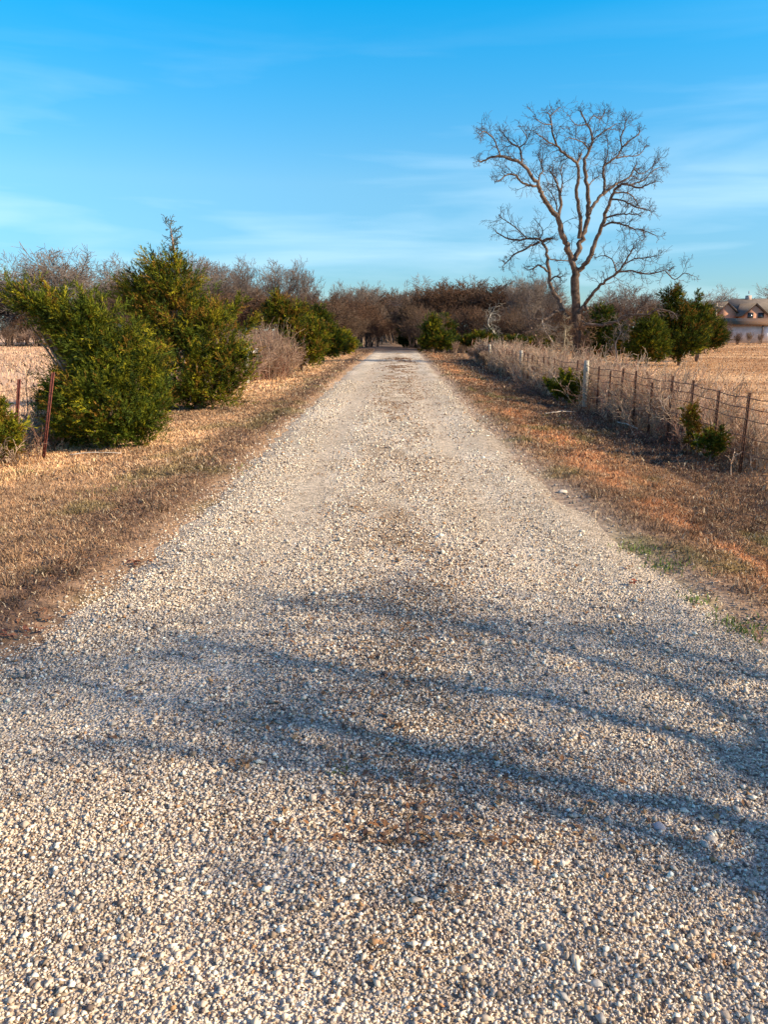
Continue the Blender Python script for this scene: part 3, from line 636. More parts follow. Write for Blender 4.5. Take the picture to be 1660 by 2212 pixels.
# the big bare tree in the right field: limbs given as columns and rows of the photograph's crop, then set in depth
BT = hit(1240, 790); TD = float(BT[1])
def cr(x, y, dy): return at((1450 + x / 1.953) * .664, (300 + y / 1.953) * .664, TD + dy)
PXM = TD / F * .664 / 1.953
LIMBS = [  # name, points(x,y[,r]), depth at start, depth at end
 ([(845, 1725), (838, 1600), (833, 1450), (830, 1330), (824, 1210), (828, 1120)], 34, 21, 0, 0),
 ([(828, 1130), (800, 1050), (770, 970), (745, 890), (720, 800), (680, 760), (640, 690), (610, 640), (590, 590), (545, 530), (490, 460), (420, 425), (350, 405), (290, 415), (230, 440), (195, 435)], 17, 3, 0, -2.2),
 ([(590, 590), (530, 590), (470, 560), (455, 530), (400, 520), (345, 560), (300, 565)], 6, 2.2, -1.2, -2.4),
 ([(490, 460), (480, 400), (470, 350), (430, 330), (390, 290), (330, 210)], 6, 2, -1.5, -.4),
 ([(470, 350), (500, 330), (520, 290), (490, 240)], 3.5, 1.6, -1.2, -1.8),
 ([(350, 405), (330, 350), (305, 290), (250, 250), (200, 270)], 4, 1.6, -1.9, -2.8),
 ([(590, 590), (600, 530), (620, 500), (600, 430), (590, 370)], 5, 2, -1.2, -.2),
 ([(718, 800), (735, 720), (725, 620), (705, 570), (680, 520), (655, 490)], 9, 3, -.7, .8),
 ([(712, 750), (700, 690), (680, 650), (650, 610)], 4, 2, -.6, 1.0),
 ([(735, 640), (745, 570), (735, 500), (750, 450)], 4, 2, 0, 1.6),
 ([(828, 1070), (850, 990), (875, 910), (905, 800), (910, 700), (900, 600), (895, 520), (885, 440), (915, 370), (935, 310), (925, 250), (900, 200), (870, 140), (845, 90)], 15, 2.2, 0, .4),
 ([(935, 310), (980, 270), (1040, 230), (1090, 200)], 4, 1.6, .3, 1.4),
 ([(900, 205), (840, 210), (795, 170)], 3, 1.5, .3, -.5),
 ([(905, 205), (940, 150), (990, 170), (1015, 110)], 3, 1.5, .3, .9),
 ([(850, 930), (860, 820), (845, 720), (835, 620), (850, 540), (840, 460), (800, 420), (750, 385), (710, 340), (685, 270), (675, 200), (660, 140), (610, 120)], 11, 2, 0, -1.5),
 ([(710, 340), (660, 320), (610, 280), (580, 265)], 4, 1.6, -1.0, -1.8),
 ([(840, 460), (850, 420), (868, 392)], 6, 4, -.6, -.4),
 ([(912, 360), (880, 325), (830, 300), (780, 290)], 4, 1.6, .3, -.8),
 ([(680, 205), (620, 200), (580, 170)], 3, 1.5, -1.3, -1.9), ([(665, 150), (700, 120), (730, 95)], 2.5, 1.3, -1.3, -1),
 ([(907, 780), (940, 720), (990, 660), (1050, 610), (1100, 575), (1170, 540), (1200, 490), (1230, 430)], 10, 2.2, 0, 2.2),
 ([(1000, 650), (1015, 590), (1005, 520), (1010, 470), (1060, 430), (1100, 400), (1125, 350), (1170, 310), (1230, 265), (1245, 220)], 8, 1.8, .7, 1.0),
 ([(1010, 470), (1025, 420), (1035, 340), (1030, 300)], 3.5, 1.6, .8, 1.8),
 ([(1125, 350), (1115, 290), (1140, 230), (1145, 190), (1165, 150)], 4, 1.5, .9, .2),
 ([(1090, 420), (1150, 405), (1230, 400), (1275, 340)], 4, 1.6, .9, 2.2),
 ([(905, 600), (940, 560), (985, 530)], 4, 1.6, .3, 1.2),
 ([(850, 1145), (900, 1080), (940, 1000), (975, 900), (1010, 800), (1040, 720), (1070, 640), (1110, 590), (1170, 590), (1230, 605), (1300, 580), (1380, 560)], 14, 2, 0, -1.8),
 ([(1000, 850), (1060, 830), (1130, 840), (1190, 865), (1250, 875), (1290, 950)], 6, 2, -.8, -2.2),
 ([(1020, 800), (1080, 780), (1150, 775), (1225, 775)], 5, 2.5, -.8, -1.6),
 ([(1060, 680), (1130, 690), (1190, 720), (1270, 745), (1340, 760)], 5, 2, -1, -2.4),
 ([(1075, 640), (1150, 640), (1200, 670), (1240, 740)], 4, 1.8, -1, 0),
 ([(1250, 875), (1340, 910)], 3, 1.6, -2, -2.8), ([(1170, 590), (1260, 560), (1320, 500), (1360, 480)], 4, 1.6, -1.3, -.6),
 ([(1200, 490), (1250, 520), (1330, 460)], 3, 1.5, 1.8, 2.6),
 ([(870, 1380), (900, 1330), (930, 1290), (980, 1230), (1030, 1190), (1090, 1150), (1130, 1100), (1190, 1000), (1210, 960)], 11, 2.2, 0, -2.0),
 ([(1100, 1140), (1180, 1135), (1240, 1150), (1310, 1155), (1400, 1130), (1470, 1140)], 5, 1.8, -1.3, -3),
 ([(1400, 1135), (1460, 1190), (1520, 1150), (1570, 1165)], 3, 1.5, -2.6, -3.4),
 ([(1088, 1140), (1060, 1060), (1000, 1040), (960, 1050)], 3.5, 1.6, -1.3, -.4), ([(1130, 1100), (1200, 1060), (1290, 1050), (1340, 1040)], 4, 1.6, -1.5, -2.4),
 ([(815, 1470), (780, 1450), (740, 1370), (720, 1310), (680, 1260), (665, 1200), (655, 1100), (645, 1010), (620, 960), (600, 935), (520, 930), (460, 940), (400, 930), (340, 900), (290, 850)], 14, 2, .2, 1.8),
 ([(600, 955), (560, 970), (500, 1000), (440, 1030), (400, 1070), (340, 1130)], 7, 2, .9, 0),
 ([(620, 945), (645, 935), (672, 932)], 9, 6, .9, .8), ([(520, 930), (480, 890), (420, 840), (360, 800), (330, 770)], 4, 1.6, 1.1, 2.2),
 ([(652, 1140), (600, 1100), (560, 1120), (530, 1130)], 6, 2.5, .8, .2), ([(652, 1060), (700, 1065), (760, 1070), (800, 1060)], 4, 1.8, .8, 1.6),
 ([(600, 935), (620, 880), (590, 830)], 3.5, 1.6, .9, 1.6), ([(665, 1200), (700, 1170), (730, 1178)], 5, 3, .7, .4),
 ([(755, 1385), (700, 1395), (660, 1430), (610, 1440), (560, 1445), (510, 1450)], 9, 3, .3, -1.2),
 ([(862, 1450), (900, 1475), (1000, 1480), (1100, 1450), (1150, 1420), (1210, 1415), (1290, 1410), (1350, 1380), (1420, 1390), (1500, 1430)], 10, 2.5, 0, -2.5),
 ([(1210, 1415), (1230, 1380), (1255, 1345)], 5, 3.5, -1.3, -1.2), ([(700, 1520), (640, 1500), (550, 1505)], 4, 2, .2, -.6),
 ([(840, 1400), (875, 1375), (905, 1370)], 14, 9, -.1, -.3), ([(850, 1500), (880, 1490), (902, 1475)], 10, 7, -.1, -.3),
]
TW = dict(seg=[5, 4, 3], taper=.4, wig=.30, up=.05, lev=2, bare=[.2, .2], kids=[1, 1], ang=(.4, 1.0), len=(.45, .72), rk=.6)
root = empty('bare_tree', BT); tag(root, 'huge bare spreading tree with crooked pale limbs standing behind the wooden fence post', 'tree')
trunk = MB(); S = [[], [], []]
for i, (pts, r0, r1, d0, d1) in enumerate(LIMBS):
    n = len(pts)
    if n > 4 and i and i not in (46,):      # the last reach of each limb is twig already
        (xa_, ya_), (xb_, yb_) = pts[-2], pts[-1]; pts = pts[:-1] + [(xa_ * .55 + xb_ * .45, ya_ * .55 + yb_ * .45)]
    P = [cr(x, y, d0 + (d1 - d0) * k / (n - 1)) for k, (x, y) in enumerate(pts)]
    R = np.linspace(r0, r1 * 1.15, n) * PXM * (1.12 if i else .95)
    if i == 0: R = np.array([44, 33, 29, 28, 26, 24]) * PXM * .95; P[0] = np.array([P[0][0], TD, BT[2] - .1])
    P, R = smooth_poly(P, R, 4, .28 if i else .08)
    base = np.array((0.135, 0.098, 0.075)) if i else np.array((0.10, .07, .052))
    tube_add(trunk, P, np.maximum(R, .012), 10 if i == 0 else 7, base, rough=.06, cap=True)
    if i == 0: continue
    L = len(P); centre = cr(840, 900, 0)
    for k in range(2, L):
        t = k / (L - 1)
        if R[k] > .075 and rng.uniform() > .12: continue
        if rng.uniform() < .25: continue
        for _ in range(1):
            along = unit(P[k] - P[k - 1]); ax = unit(rng.normal(0, 1, 3)); ax = unit(ax - along * np.dot(ax, along)); an = rng.uniform(.5, 1.15)
            out = unit(P[k] - centre)
            dd = unit(along * math.cos(an) + ax * math.sin(an) + out * .1 + np.array([0, 0, .05]))
            grow(S, P[k], dd, rng.uniform(.3, .85) * (.5 if t > .75 else 1.0), min(R[k] * .6, .022), 0, TW, .0065)
    along = unit(P[-1] - P[-3])
    if i not in (16, 42, 50, 51): grow(S, P[-1], along, .28, max(R[-1] * .8, .012), 0, TW, .0065)
for k in range(6): pass
trunk.build('trunk', M_BARK, root, smooth=True, loc=BT)
tw = MB()
for s in S:
    if s: segs_add(tw, s, cols=np.array([.11, .085, .075])[None] * rng.uniform(.75, 1.3, len(s))[:, None])
tw.build('twigs', M_TWIG, root, loc=BT)
# dry vine wrapped round its foot
vine = MB(); vs = [[], [], []]
VP = dict(seg=[4, 3, 2], taper=.5, wig=.4, up=.02, lev=2, bare=[0, 0], kids=[2, 1], ang=(.5, 1.3), len=(.4, .7), rk=.7)
for _ in range(48):
    a = rng.uniform(0, 6.28); z = rng.uniform(0, 2.6); p = BT + np.array([math.cos(a) * .3, math.sin(a) * .3, z])
    grow(vs, p, [math.cos(a), math.sin(a), rng.uniform(-.3, 1.0)], rng.uniform(.3, .7), .012, 0, VP, .008)
for s in vs: segs_add(vine, s, (0.20, 0.12, 0.075))
vine.build('dead_vine', M_TWIG, root, loc=BT)

# saplings round the big tree
def sapling(px, py, top_x, top, r, col, label, P=None, crooked=.1, n=1, up=.02):
    c = hit(px, py); o = empty('sapling', c); tag(o, label, 'tree')
    t, w = MB(), MB(); h = at(px, top, c[1])[2] - c[2]; e = at(top_x, top, c[1])
    pts = [c + (e - c) * f + rng.normal(0, crooked, 3) * (0 < f < 1) * [1, 1, .2] for f in np.linspace(0, 1, 5)]
    Pp, Rr = smooth_poly(pts, np.linspace(r, r * .35, 5), 3, .1); tube_add(t, Pp, Rr, 6, col, .05, True)
    S = [[], [], []]; PP = dict(TW); PP['up'] = up
    for k in range(len(Pp) // 3, len(Pp)):
        for _ in range(2): grow(S, Pp[k], unit(rng.normal(0, 1, 3) + [0, 0, .5]), h * rng.uniform(.14, .3), r * .3, 0, PP, min(.008, r * .14))
    for s in S:
        if s: segs_add(w, s, np.asarray(col) * .8)
    t.build('trunk', M_BARK, o, True, loc=c); w.build('twigs', M_TWIG, o, loc=c); return o
PALE = (0.30, 0.245, 0.19)
sapling(1330, 792, 1335, 690, .055, PALE, 'pale slender sapling in front of the dark cedars')
sapling(1203, 792, 1172, 690, .07, PALE, 'leaning grey sapling just left of the big bare tree trunk', crooked=.15)
sapling(1190, 790, 1140, 668, .06, (.25, .17, .12), 'brown crooked sapling leaning toward the track beside the big tree', crooked=.2)
sapling(1213, 795, 1222, 705, .045, (.36, .3, .2), 'thin upright sapling touching the big tree trunk')
sapling(1068, 763, 1062, 678, .09, (.45, .40, .32), 'small pale broken tree with forked top among the tangled trees', crooked=.2)
sapling(1345, 790, 1362, 700, .04, (.3, .22, .16), 'thin dark sapling between the two dark cedars')
sapling(52, 960, 60, 800, .012, (.3, .2, .15), 'spindly young sapling beside the leaning rusty posts', crooked=.03)

# ------------------------------------------------------------------ cedars
GREENS = np.array([(0.075, 0.10, 0.009), (0.135, 0.145, 0.010), (0.30, 0.26, 0.014), (0.24, 0.13, 0.020), (0.032, 0.052, 0.010)])
def cedar(name, label, foot, D, blobs, plumes, leaf=(.045, .013), weights=(.27, .27, .2, .14, .12), spread=.14, pl=(.3, .6), sprays=13, leaves_=10, leader=None, cat='cedar', group=None, trunk_r=.07, tips=(), lean=(0, 0)):
    if leaf[0] > .08: leaf, leaves_ = (leaf[0] * .68, leaf[1] * .42), int(leaves_ * 2.2)
    c = hit(*foot)
    if D is not None: c = np.array([at(foot[0], foot[1], D)[0], D, 0.]); c[2] = float(gz(c[0], c[1]))
    o = empty(name, c); tag(o, label, cat, group)
    Y = c[1]; B = []
    for (px, py, rx, ry, dy) in blobs:
        q = at(px, py, Y + dy); k = (Y + dy) / F; B.append((q, rx * k, ry * k))
    wt = np.array([b[1] * b[2] for b in B]); wt = wt / wt.sum(); w = np.array(weights) / sum(weights)
    V, Cc = [], []
    def spray_set(axis_p, axis_d, L, rad, hue):
        m = sprays; t = rng.uniform(0, 1, m) ** .8; rdir = unit(rng.normal(0, 1, (m, 3))); rdir = unit(rdir - axis_d * (rdir @ axis_d)[:, None])
        P0 = axis_p + axis_d * (t * L)[:, None] + rdir * (rad * (1 - t * .85) * rng.uniform(.2, 1, m))[:, None]
        Dd = unit(axis_d * .9 + rdir * rng.uniform(.2, .9, m)[:, None]); sl = rng.uniform(.4, 1.1, m) * L * .4
        col = GREENS[np.where(rng.uniform(0, 1, m) < .65, hue, rng.choice(5, m, p=w))] * rng.uniform(.7, 1.35, m)[:, None]
        k = leaves_; tt = rng.uniform(0, 1, (m, k, 1)); p = P0[:, None] + Dd[:, None] * sl[:, None, None] * tt
        r = unit(rng.normal(0, 1, (m, k, 3))); d = unit(Dd[:, None] * .9 + r * .65)
        ll = leaf[0] * rng.uniform(.6, 1.4, (m, k, 1)); s = unit(np.cross(d, rng.normal(0, 1, (m, k, 3)))) * leaf[1] * .5 * rng.uniform(.7, 1.3, (m, k, 1))
        tri = np.stack([p - s, p + s, p + d * ll + s * .35, p + d * ll - s * .35], 2)
        V.append(tri.reshape(-1, 3)); Cc.append(np.repeat(np.repeat(col, k, 0), 4, 0))
    for _ in range(plumes):
        q, rx, rz_ = B[rng.choice(len(B), p=wt)]
        n = unit(rng.normal(0, 1, 3))
        if n[1] > .35: n[1] *= -1
        f = rng.uniform(.25, 1.0) ** .4
        kk = .22 * sum(pl) / 2
        p = q + n * np.array([max(rx - kk, rx * .5), max(min(rx, rz_) - kk, .4 * rx), max(rz_ - kk, rz_ * .5)]) * f
        if p[2] < c[2] + .06: p[2] = c[2] + rng.uniform(.02, .3)
        d = unit(n * np.array([.75, .65, .3]) + np.array([lean[0], lean[1], .7]) + rng.normal(0, .25, 3))
        L = rng.uniform(*pl)
        spray_set(p - d * L * .35, d, L, spread, rng.choice(5, p=w))
    for (x0, y0, x1, y1, dy) in tips:
        a, b = at(x0, y0, Y + dy), at(x1, y1, Y + dy); L = np.linalg.norm(b - a); d = unit(b - a); m = max(2, int(L / (pl[0] * .45)))
        for i in range(m):
            for _ in range(2): spray_set(a + (b - a) * i / m, unit(d + rng.normal(0, .25, 3)), pl[0], spread * (1 - i / m * .7), rng.choice(5, p=w))
    V = np.concatenate(V); Cc = np.concatenate(Cc); nq = len(V) // 4
    f = (np.array([(0, 1, 2), (0, 2, 3)])[None] + (np.arange(nq) * 4)[:, None, None]).reshape(-1, 3)
    mb = MB(); mb.add(V, f, Cc); mb.build('foliage', M_CEDAR, o, loc=c)
    t = MB()
    top = max(B, key=lambda b: b[0][2] + b[2]); apex = top[0] + np.array([0, 0, top[2] * .8])
    if leader: apex = at(leader[0], leader[1], Y)
    P, R = smooth_poly([c - [0, 0, .05], c * .7 + apex * .3 + [0, 0, .0], c * .35 + apex * .65, apex], [trunk_r, trunk_r * .7, trunk_r * .4, .008], 3, .1)
    tube_add(t, P, R, 7, (.24, .16, .11), .06)
    for q, rx, rz_ in B:
        for _ in range(4):
            s = c + (apex - c) * rng.uniform(.1, .6); e = q + unit(rng.normal(0, 1, 3)) * np.array([rx, rx * .8, rz_]) * .6
            P, R = smooth_poly([s, (s + e) / 2 - [0, 0, .05], e], [trunk_r * .4, trunk_r * .22, .006], 3, .2); tube_add(t, P, R, 5, (.24, .17, .12))
    if leader:      # bare whippy leader with a few sprigs
        l2 = [[], [], []]
        for k in range(16):
            f = rng.uniform(0, 1); s = at(leader[0] + (leader[2] - leader[0]) * f, leader[1] + (leader[3] - leader[1]) * f, Y)
            grow(l2, s, unit(rng.normal(0, 1, 3) + [0, 0, .6]), .22 * (1 - f * .6), .008, 0, TW, .006)
        for s in l2:
            if s: segs_add(t, s, (.10, .11, .08))
    t.build('trunk', M_BARK, o, True, loc=c); return o

cedar('cedar_tree', 'large bushy green cedar nearest the track, its top swept toward the left field', (240, 968), None,
      [(235, 880, 120, 95, 0), (255, 800, 100, 80, .2), (215, 745, 100, 62, .1), (165, 700, 85, 42, 0), (105, 672, 60, 26, -.1), (60, 655, 35, 18, -.1), (300, 840, 70, 90, .3), (160, 850, 55, 70, .3), (170, 920, 50, 45, .1), (310, 930, 50, 40, .1), (240, 952, 100, 26, .1)], 800,
      weights=(.32, .27, .16, .07, .20), spread=.07, pl=(.28, .62), sprays=18, leaf=(.038, .009), leaves_=14, trunk_r=.09, lean=(-.15, 0),
      tips=((130, 700, 45, 640, -.2), (150, 690, 110, 625, 0), (200, 700, 180, 640, 0), (80, 680, 20, 650, 0)))
B_ = cedar('cedar_tree', 'tall olive brown cedar with a thin bare spire on top, behind the nearest cedar', (430, 884), None,
      [(420, 800, 95, 80, 0), (380, 700, 90, 75, .2), (365, 630, 60, 50, 0), (360, 590, 32, 32, 0), (470, 740, 70, 75, .2), (500, 800, 45, 60, 0), (300, 660, 38, 40, .4), (295, 640, 20, 30, .3), (450, 850, 70, 35, 0), (330, 760, 70, 70, .5), (420, 866, 95, 24, .1)], 780,
      weights=(.24, .24, .13, .24, .18), spread=.09, pl=(.35, .8), leaf=(.05, .012), leaves_=14, sprays=16, leader=(368, 492, 376, 575), trunk_r=.11,
      tips=((360, 590, 372, 558, 0), (320, 625, 282, 600, .2), (350, 600, 330, 568, 0), (480, 690, 520, 655, 0), (520, 720, 550, 690, 0)))
cedar('cedar_tree', 'dark leaning cedar at the left verge beyond the pale weeds', (655, 802), None,
      [(668, 760, 34, 40, 0), (648, 725, 36, 36, 0), (625, 690, 34, 30, 0), (605, 665, 22, 20, 0), (682, 735, 24, 35, 0), (600, 695, 28, 22, 0)], 420,
      weights=(.2, .24, .12, .3, .14), spread=.22, pl=(.45, .85), leaf=(.10, .034), sprays=12, tips=((620, 680, 606, 640, 0), (600, 690, 570, 690, 0)))
cedar('cedar_tree', 'slim green cedar behind the leaning roadside cedar', (700, 782), None,
      [(708, 750, 26, 30, 0), (695, 715, 24, 28, 0), (685, 690, 16, 20, 0), (722, 745, 20, 26, 0)], 260, spread=.25, pl=(.5, .9), leaf=(.13, .045), weights=(.3, .2, .1, .1, .3))
cedar('cedar_tree', 'small cedar at the far left edge of the verge', (745, 768), None,
      [(748, 748, 18, 18, 0), (738, 735, 12, 14, 0)], 150, spread=.25, pl=(.5, .9), leaf=(.16, .055))
cedar('cedar_tree', 'green cedar where the fence line meets the distant track', (942, 764), None,
      [(942, 738, 26, 20, 0), (936, 718, 18, 16, 0), (933, 702, 8, 12, 0), (962, 747, 14, 13, 0), (920, 748, 10, 14, 0)], 200, spread=.28, pl=(.6, 1.0), leaf=(.15, .05), weights=(.35, .15, .1, .1, .3))
cedar('cedar_tree', 'very dark cedar narrowing the far end of the track', (880, 749), 88,
      [(878, 735, 15, 20, 0), (878, 715, 13, 18, 0), (876, 697, 8, 14, 0)], 170, spread=.4, pl=(.8, 1.3), leaf=(.2, .07), weights=(.2, .05, .0, .05, .7))
for px, D, lab in ((962, 62, 'upright dark cedar added behind the green cedar to shade the track end'), (958, 70, 'second dark cedar added to shade the track from the right'), (948, 79, 'third dark cedar added to shade the track from the right')):  # hidden cedars added to throw shade across the far track
    cedar('cedar_tree', lab, (px, 760), D, [(px, 722, 16, 26, 0), (px, 740, 18, 18, 0), (px, 705, 8, 14, 0)], 130, spread=.35, pl=(.7, 1.2), leaf=(.18, .06), weights=(.3, .05, .0, .15, .5))
for px, top, D, lab in ((1045, 722, 62, 'low green cedar in front of the pale broken tree'), (1105, 735, 60, 'low dark cedar behind the fence at the field corner'), (1160, 738, 58, 'low dark cedar left of the big bare tree'), (1010, 730, 64, 'low olive cedar beside the far fence shrubs')):
    cedar('cedar_tree', lab, (px, 760), D, [(px, (top + 758) / 2, 26, (758 - top) / 2, 0), (px + 14, 750, 20, 12, 0)], 130, spread=.3, pl=(.6, 1.0), leaf=(.15, .05), weights=(.3, .1, .05, .1, .45))
cedar('cedar_tree', 'dark shaded cedar close to the right of the big bare tree trunk', (1300, 785), 46,
      [(1300, 745, 36, 36, 0), (1298, 700, 28, 32, 0), (1285, 735, 26, 34, 0), (1335, 740, 22, 36, 0)], 420, spread=.22, pl=(.5, .8), leaf=(.12, .04), weights=(.25, .1, .0, .1, .55))
cedar('cedar_tree', 'bright green rounded cedar in the middle of the dark cedars', (1398, 790), 39.5,
      [(1400, 745, 42, 38, 0), (1398, 722, 34, 32, 0), (1385, 765, 28, 22, 0), (1418, 760, 24, 28, 0)], 430, spread=.2, pl=(.4, .7), leaf=(.10, .034), weights=(.45, .25, .1, .05, .15))
cedar('cedar_tree', 'broad dark cedar on a short bare trunk right of the bright green cedar', (1470, 790), None,
      [(1475, 735, 48, 40, 0), (1462, 690, 36, 36, 0), (1455, 655, 16, 26, 0), (1500, 700, 34, 34, .5), (1462, 768, 16, 14, 0), (1440, 700, 22, 30, 0)], 520, spread=.22, pl=(.45, .8), leaf=(.11, .037), weights=(.35, .12, .05, .13, .35), trunk_r=.12,
      tips=((1460, 650, 1466, 622, 0), (1500, 680, 1512, 635, .5), (1450, 660, 1430, 640, 0)))
cedar('cedar_tree', 'dark cedar with a visible trunk at the right end of the row', (1508, 775), 46,
      [(1520, 720, 38, 36, 0), (1508, 690, 30, 26, 0), (1540, 735, 24, 24, 0), (1495, 745, 30, 20, 0)], 380, spread=.24, pl=(.5, .85), leaf=(.12, .04), weights=(.35, .15, .05, .15, .3), trunk_r=.13)
cedar('young_cedar', 'low sprawling green cedar at the foot of the wooden fence post', (1222, 876), None,
      [(1225, 850, 28, 20, 0), (1205, 840, 20, 14, 0), (1245, 838, 18, 18, 0)], 120, spread=.08, pl=(.18, .4), leaf=(.05, .015), sprays=10, trunk_r=.03, weights=(.35, .3, .2, .05, .1),
      tips=((1225, 850, 1215, 805, 0), (1240, 845, 1232, 808, 0), (1250, 850, 1262, 815, 0), (1200, 850, 1182, 822, 0)))
cedar('young_cedar', 'rusty orange young cedar growing beside the steel fence posts', (1500, 985), None,
      [(1503, 955, 20, 22, 0), (1497, 915, 12, 28, 0), (1492, 890, 7, 18, 0)], 60, spread=.05, pl=(.12, .26), leaf=(.04, .011), sprays=8, trunk_r=.02, weights=(.05, .1, .1, .7, .05))
cedar('young_cedar', 'small dark green cedar seedling against the steel posts by the verge', (1532, 1000), None,
      [(1535, 965, 24, 24, 0), (1548, 950, 16, 18, 0)], 60, spread=.06, pl=(.12, .26), leaf=(.04, .011), sprays=8, trunk_r=.02, weights=(.4, .2, .1, .2, .1))
cedar('young_cedar', 'small yellowish cedar cut by the left picture edge', (8, 1000), None,
      [(5, 960, 32, 38, 0), (0, 925, 30, 30, 0), (-20, 900, 26, 24, 0), (22, 940, 18, 26, 0)], 170, spread=.07, pl=(.2, .36), leaf=(.045, .012), sprays=10, trunk_r=.03, weights=(.2, .3, .2, .25, .05))
cedar('young_cedar', 'thin dark young cedar leaning on the rusty post left of the large cedar', (112, 948), None,
      [(112, 890, 30, 42, .6), (122, 850, 22, 24, .6)], 110, spread=.07, pl=(.16, .34), leaf=(.045, .012), sprays=8, trunk_r=.02, weights=(.3, .1, .0, .3, .3))

# ------------------------------------------------------------------ fences
FX = 4.45
def fence_z(y): return float(gz(road_r(y) + FX - 1.52, y))
fence = empty('wire_fence', (FX, 9, fence_z(9))); tag(fence, 'rusty barbed wire fence with steel posts running beside the right field', 'fence')
fl = np.array([FX, 9, fence_z(9)])
def tpost(parent, x, y, z0, top, loc, lean=(0, 0), col=(.14, .07, .045)):
    m = MB(); h = top - z0 + .15
    box_add(m, (x, y, z0 - .15 + h / 2), (.046, .008, h), 0.5, col, lean); box_add(m, (x + .012, y + .006, z0 - .15 + h / 2), (.008, .036, h - .002), 0.5, col, lean)
    for k in range(int(h / .06)):
        zz = .2 + k * .06
        if zz < h - .03: box_add(m, (x - .004 + lean[0] * zz, y - .006 + lean[1] * zz, z0 - .15 + zz), (.012, .010, .018), .5, col)
    return m.build('steel_post', M_RUST, parent, loc=loc)
def wpost(parent, x, y, z0, top, r, loc, col=(.50, .44, .34), lean=(0, 0)):
    m = MB(); n = 7; zs = np.linspace(z0 - .2, top, n)
    P = [(x + lean[0] * (z - z0), y + lean[1] * (z - z0), z) for z in zs]
    tube_add(m, P, [r * 1.1] + [r] * (n - 2) + [r * .93], 9, col, .035, True)
    return m.build('wooden_post', M_WOOD, parent, smooth=False, loc=loc)
tops = {}
sx = [1632, 1566, 1509, 1462, 1419, 1384, 1353, 1326, 1301]
inv = 1 / 770.0
allp = [at_x(p, 712, FX)[1] for p in sx]
step = (allp[5] - allp[0]) / 5
ylist = list(allp); 
y0_ = allp[0] - step
while y0_ > 6.4: ylist.insert(0, y0_); y0_ -= step
wy = [float(at_x(p, 712, FX)[1]) for p in (1273, 1129, 1060)]
y1_ = wy[0] + step
while y1_ < 44: ylist.append(y1_); y1_ += step
def top_z(y): return 0.865 + .02 * math.sin(y * 1.7)
for i, y in enumerate(ylist):
    if min(abs(y - w) for w in wy) < .35: continue
    tpost(fence, FX, y, fence_z(y), top_z(y) + random.uniform(-.05, .05) - (.10 if i % 3 == 1 and y > 13 else 0), fl, (random.uniform(-.03, .03), random.uniform(-.02, .02)))
for y in wy: wpost(fence, FX, y, fence_z(y), top_z(y) + .07, .062, fl)
for zo in (-.03, -.16, -.30, -.52, -.72):
    ys2 = np.arange(5.0, 46, .25); P = [(FX - .025, y, top_z(y) + zo - .02 * abs(math.sin((y - ylist[0]) / step * math.pi)) + random.uniform(-.003, .003)) for y in ys2]
    m = MB(); tube_add(m, P, [.0046 + .00012 * y for y in ys2], 4, (.16, .09, .06))
    for y in np.arange(5.1, 30, .19): box_add(m, (FX - .025, y, float(np.interp(y, ys2, [p[2] for p in P]))), (.014, .003, .016), random.uniform(0, 3), (.16, .09, .06))
    m.build('barbed_wire', M_WIRE, fence, loc=fl)
lf = np.array([-5.4, 12, float(gz(-5.4, 12))]); lfence = empty('wire_fence', lf); tag(lfence, 'old wire fence with leaning rusty posts behind the large cedars', 'fence')
for px, top, ln, fx in ((34, 820, (.16, .0), -5.3), (106, 806, (.2, .02), -4.75)):
    q = at_x(px, top, fx); zb = float(gz(fx, q[1])); hgt = q[2] - zb
    tpost(lfence, fx - ln[0] * hgt, q[1], zb, q[2], lf, ln, (.17, .055, .04))
for y in np.arange(13.5, 50, 2.6):
    if 25 < y < 29: continue
    tpost(lfence, -5.4, y, float(gz(-5.4, y)), .95, lf, (random.uniform(-.04, .04), 0), (.24, .08, .05))
PALEW = (.60, .56, .50)
for px in (531, 553): q = at_x(px, 752, -5.1); wpost(lfence, -5.1, q[1], float(gz(-5.1, q[1])), q[2], .075, lf, PALEW)
qa, qb = at_x(529, 762, -5.1), at_x(555, 760, -5.1); m = MB(); tube_add(m, [qa + [0, -.1, 0], qb + [0, .1, 0]], [.05, .05], 7, PALEW, 0, True); m.build('brace_rail', M_WOOD, lfence, loc=lf)
for zo in (.85, .65, .42):
    ys2 = np.arange(9.0, 50, .5); m = MB(); tube_add(m, [(-5.38, y, zo - .02 * abs(math.sin(y))) for y in ys2], [.0035 + .00005 * y for y in ys2], 4, (.16, .09, .07)); m.build('barbed_wire', M_WIRE, lfence, loc=lf)

# brambles and brush heaped at the foot of the fence
BR = dict(seg=[6, 4, 3], taper=.4, wig=.28, up=-.02, lev=2, bare=[.1, .1], kids=[1, 1], ang=(.4, 1.1), len=(.35, .6), rk=.65)
for px, py, n, L, col, lab in ((1465, 960, 26, .55, (.16, .09, .07), 'dark tangled bramble under the steel fence posts by the verge'), (1340, 905, 22, .5, (.18, .10, .09), 'purplish bramble spilling onto the verge near the wooden post'),
                              (1590, 985, 16, .45, (.22, .13, .09), 'thin bramble climbing the nearest steel fence posts'), (1430, 890, 18, .6, (.20, .13, .09), 'bare crooked briar standing among the dry weeds'), (1140, 850, 22, .5, (.2, .13, .1), 'brown briar heaped against the fence beyond the low cedar')):
    c = hit(px, py); o = MB(); S = [[], [], []]
    for _ in range(n): grow(S, c + rng.normal(0, .16, 3) * [1, 1.8, 0], unit(rng.normal(0, 1, 3) * [1, 1, .3] + [0, 0, 1.0]), L * rng.uniform(.5, 1.2), .007, 0, BR, .0035)
    for s in S: segs_add(o, s, col)
    tag(o.build('bramble', M_TWIG, loc=c), lab, 'bramble')
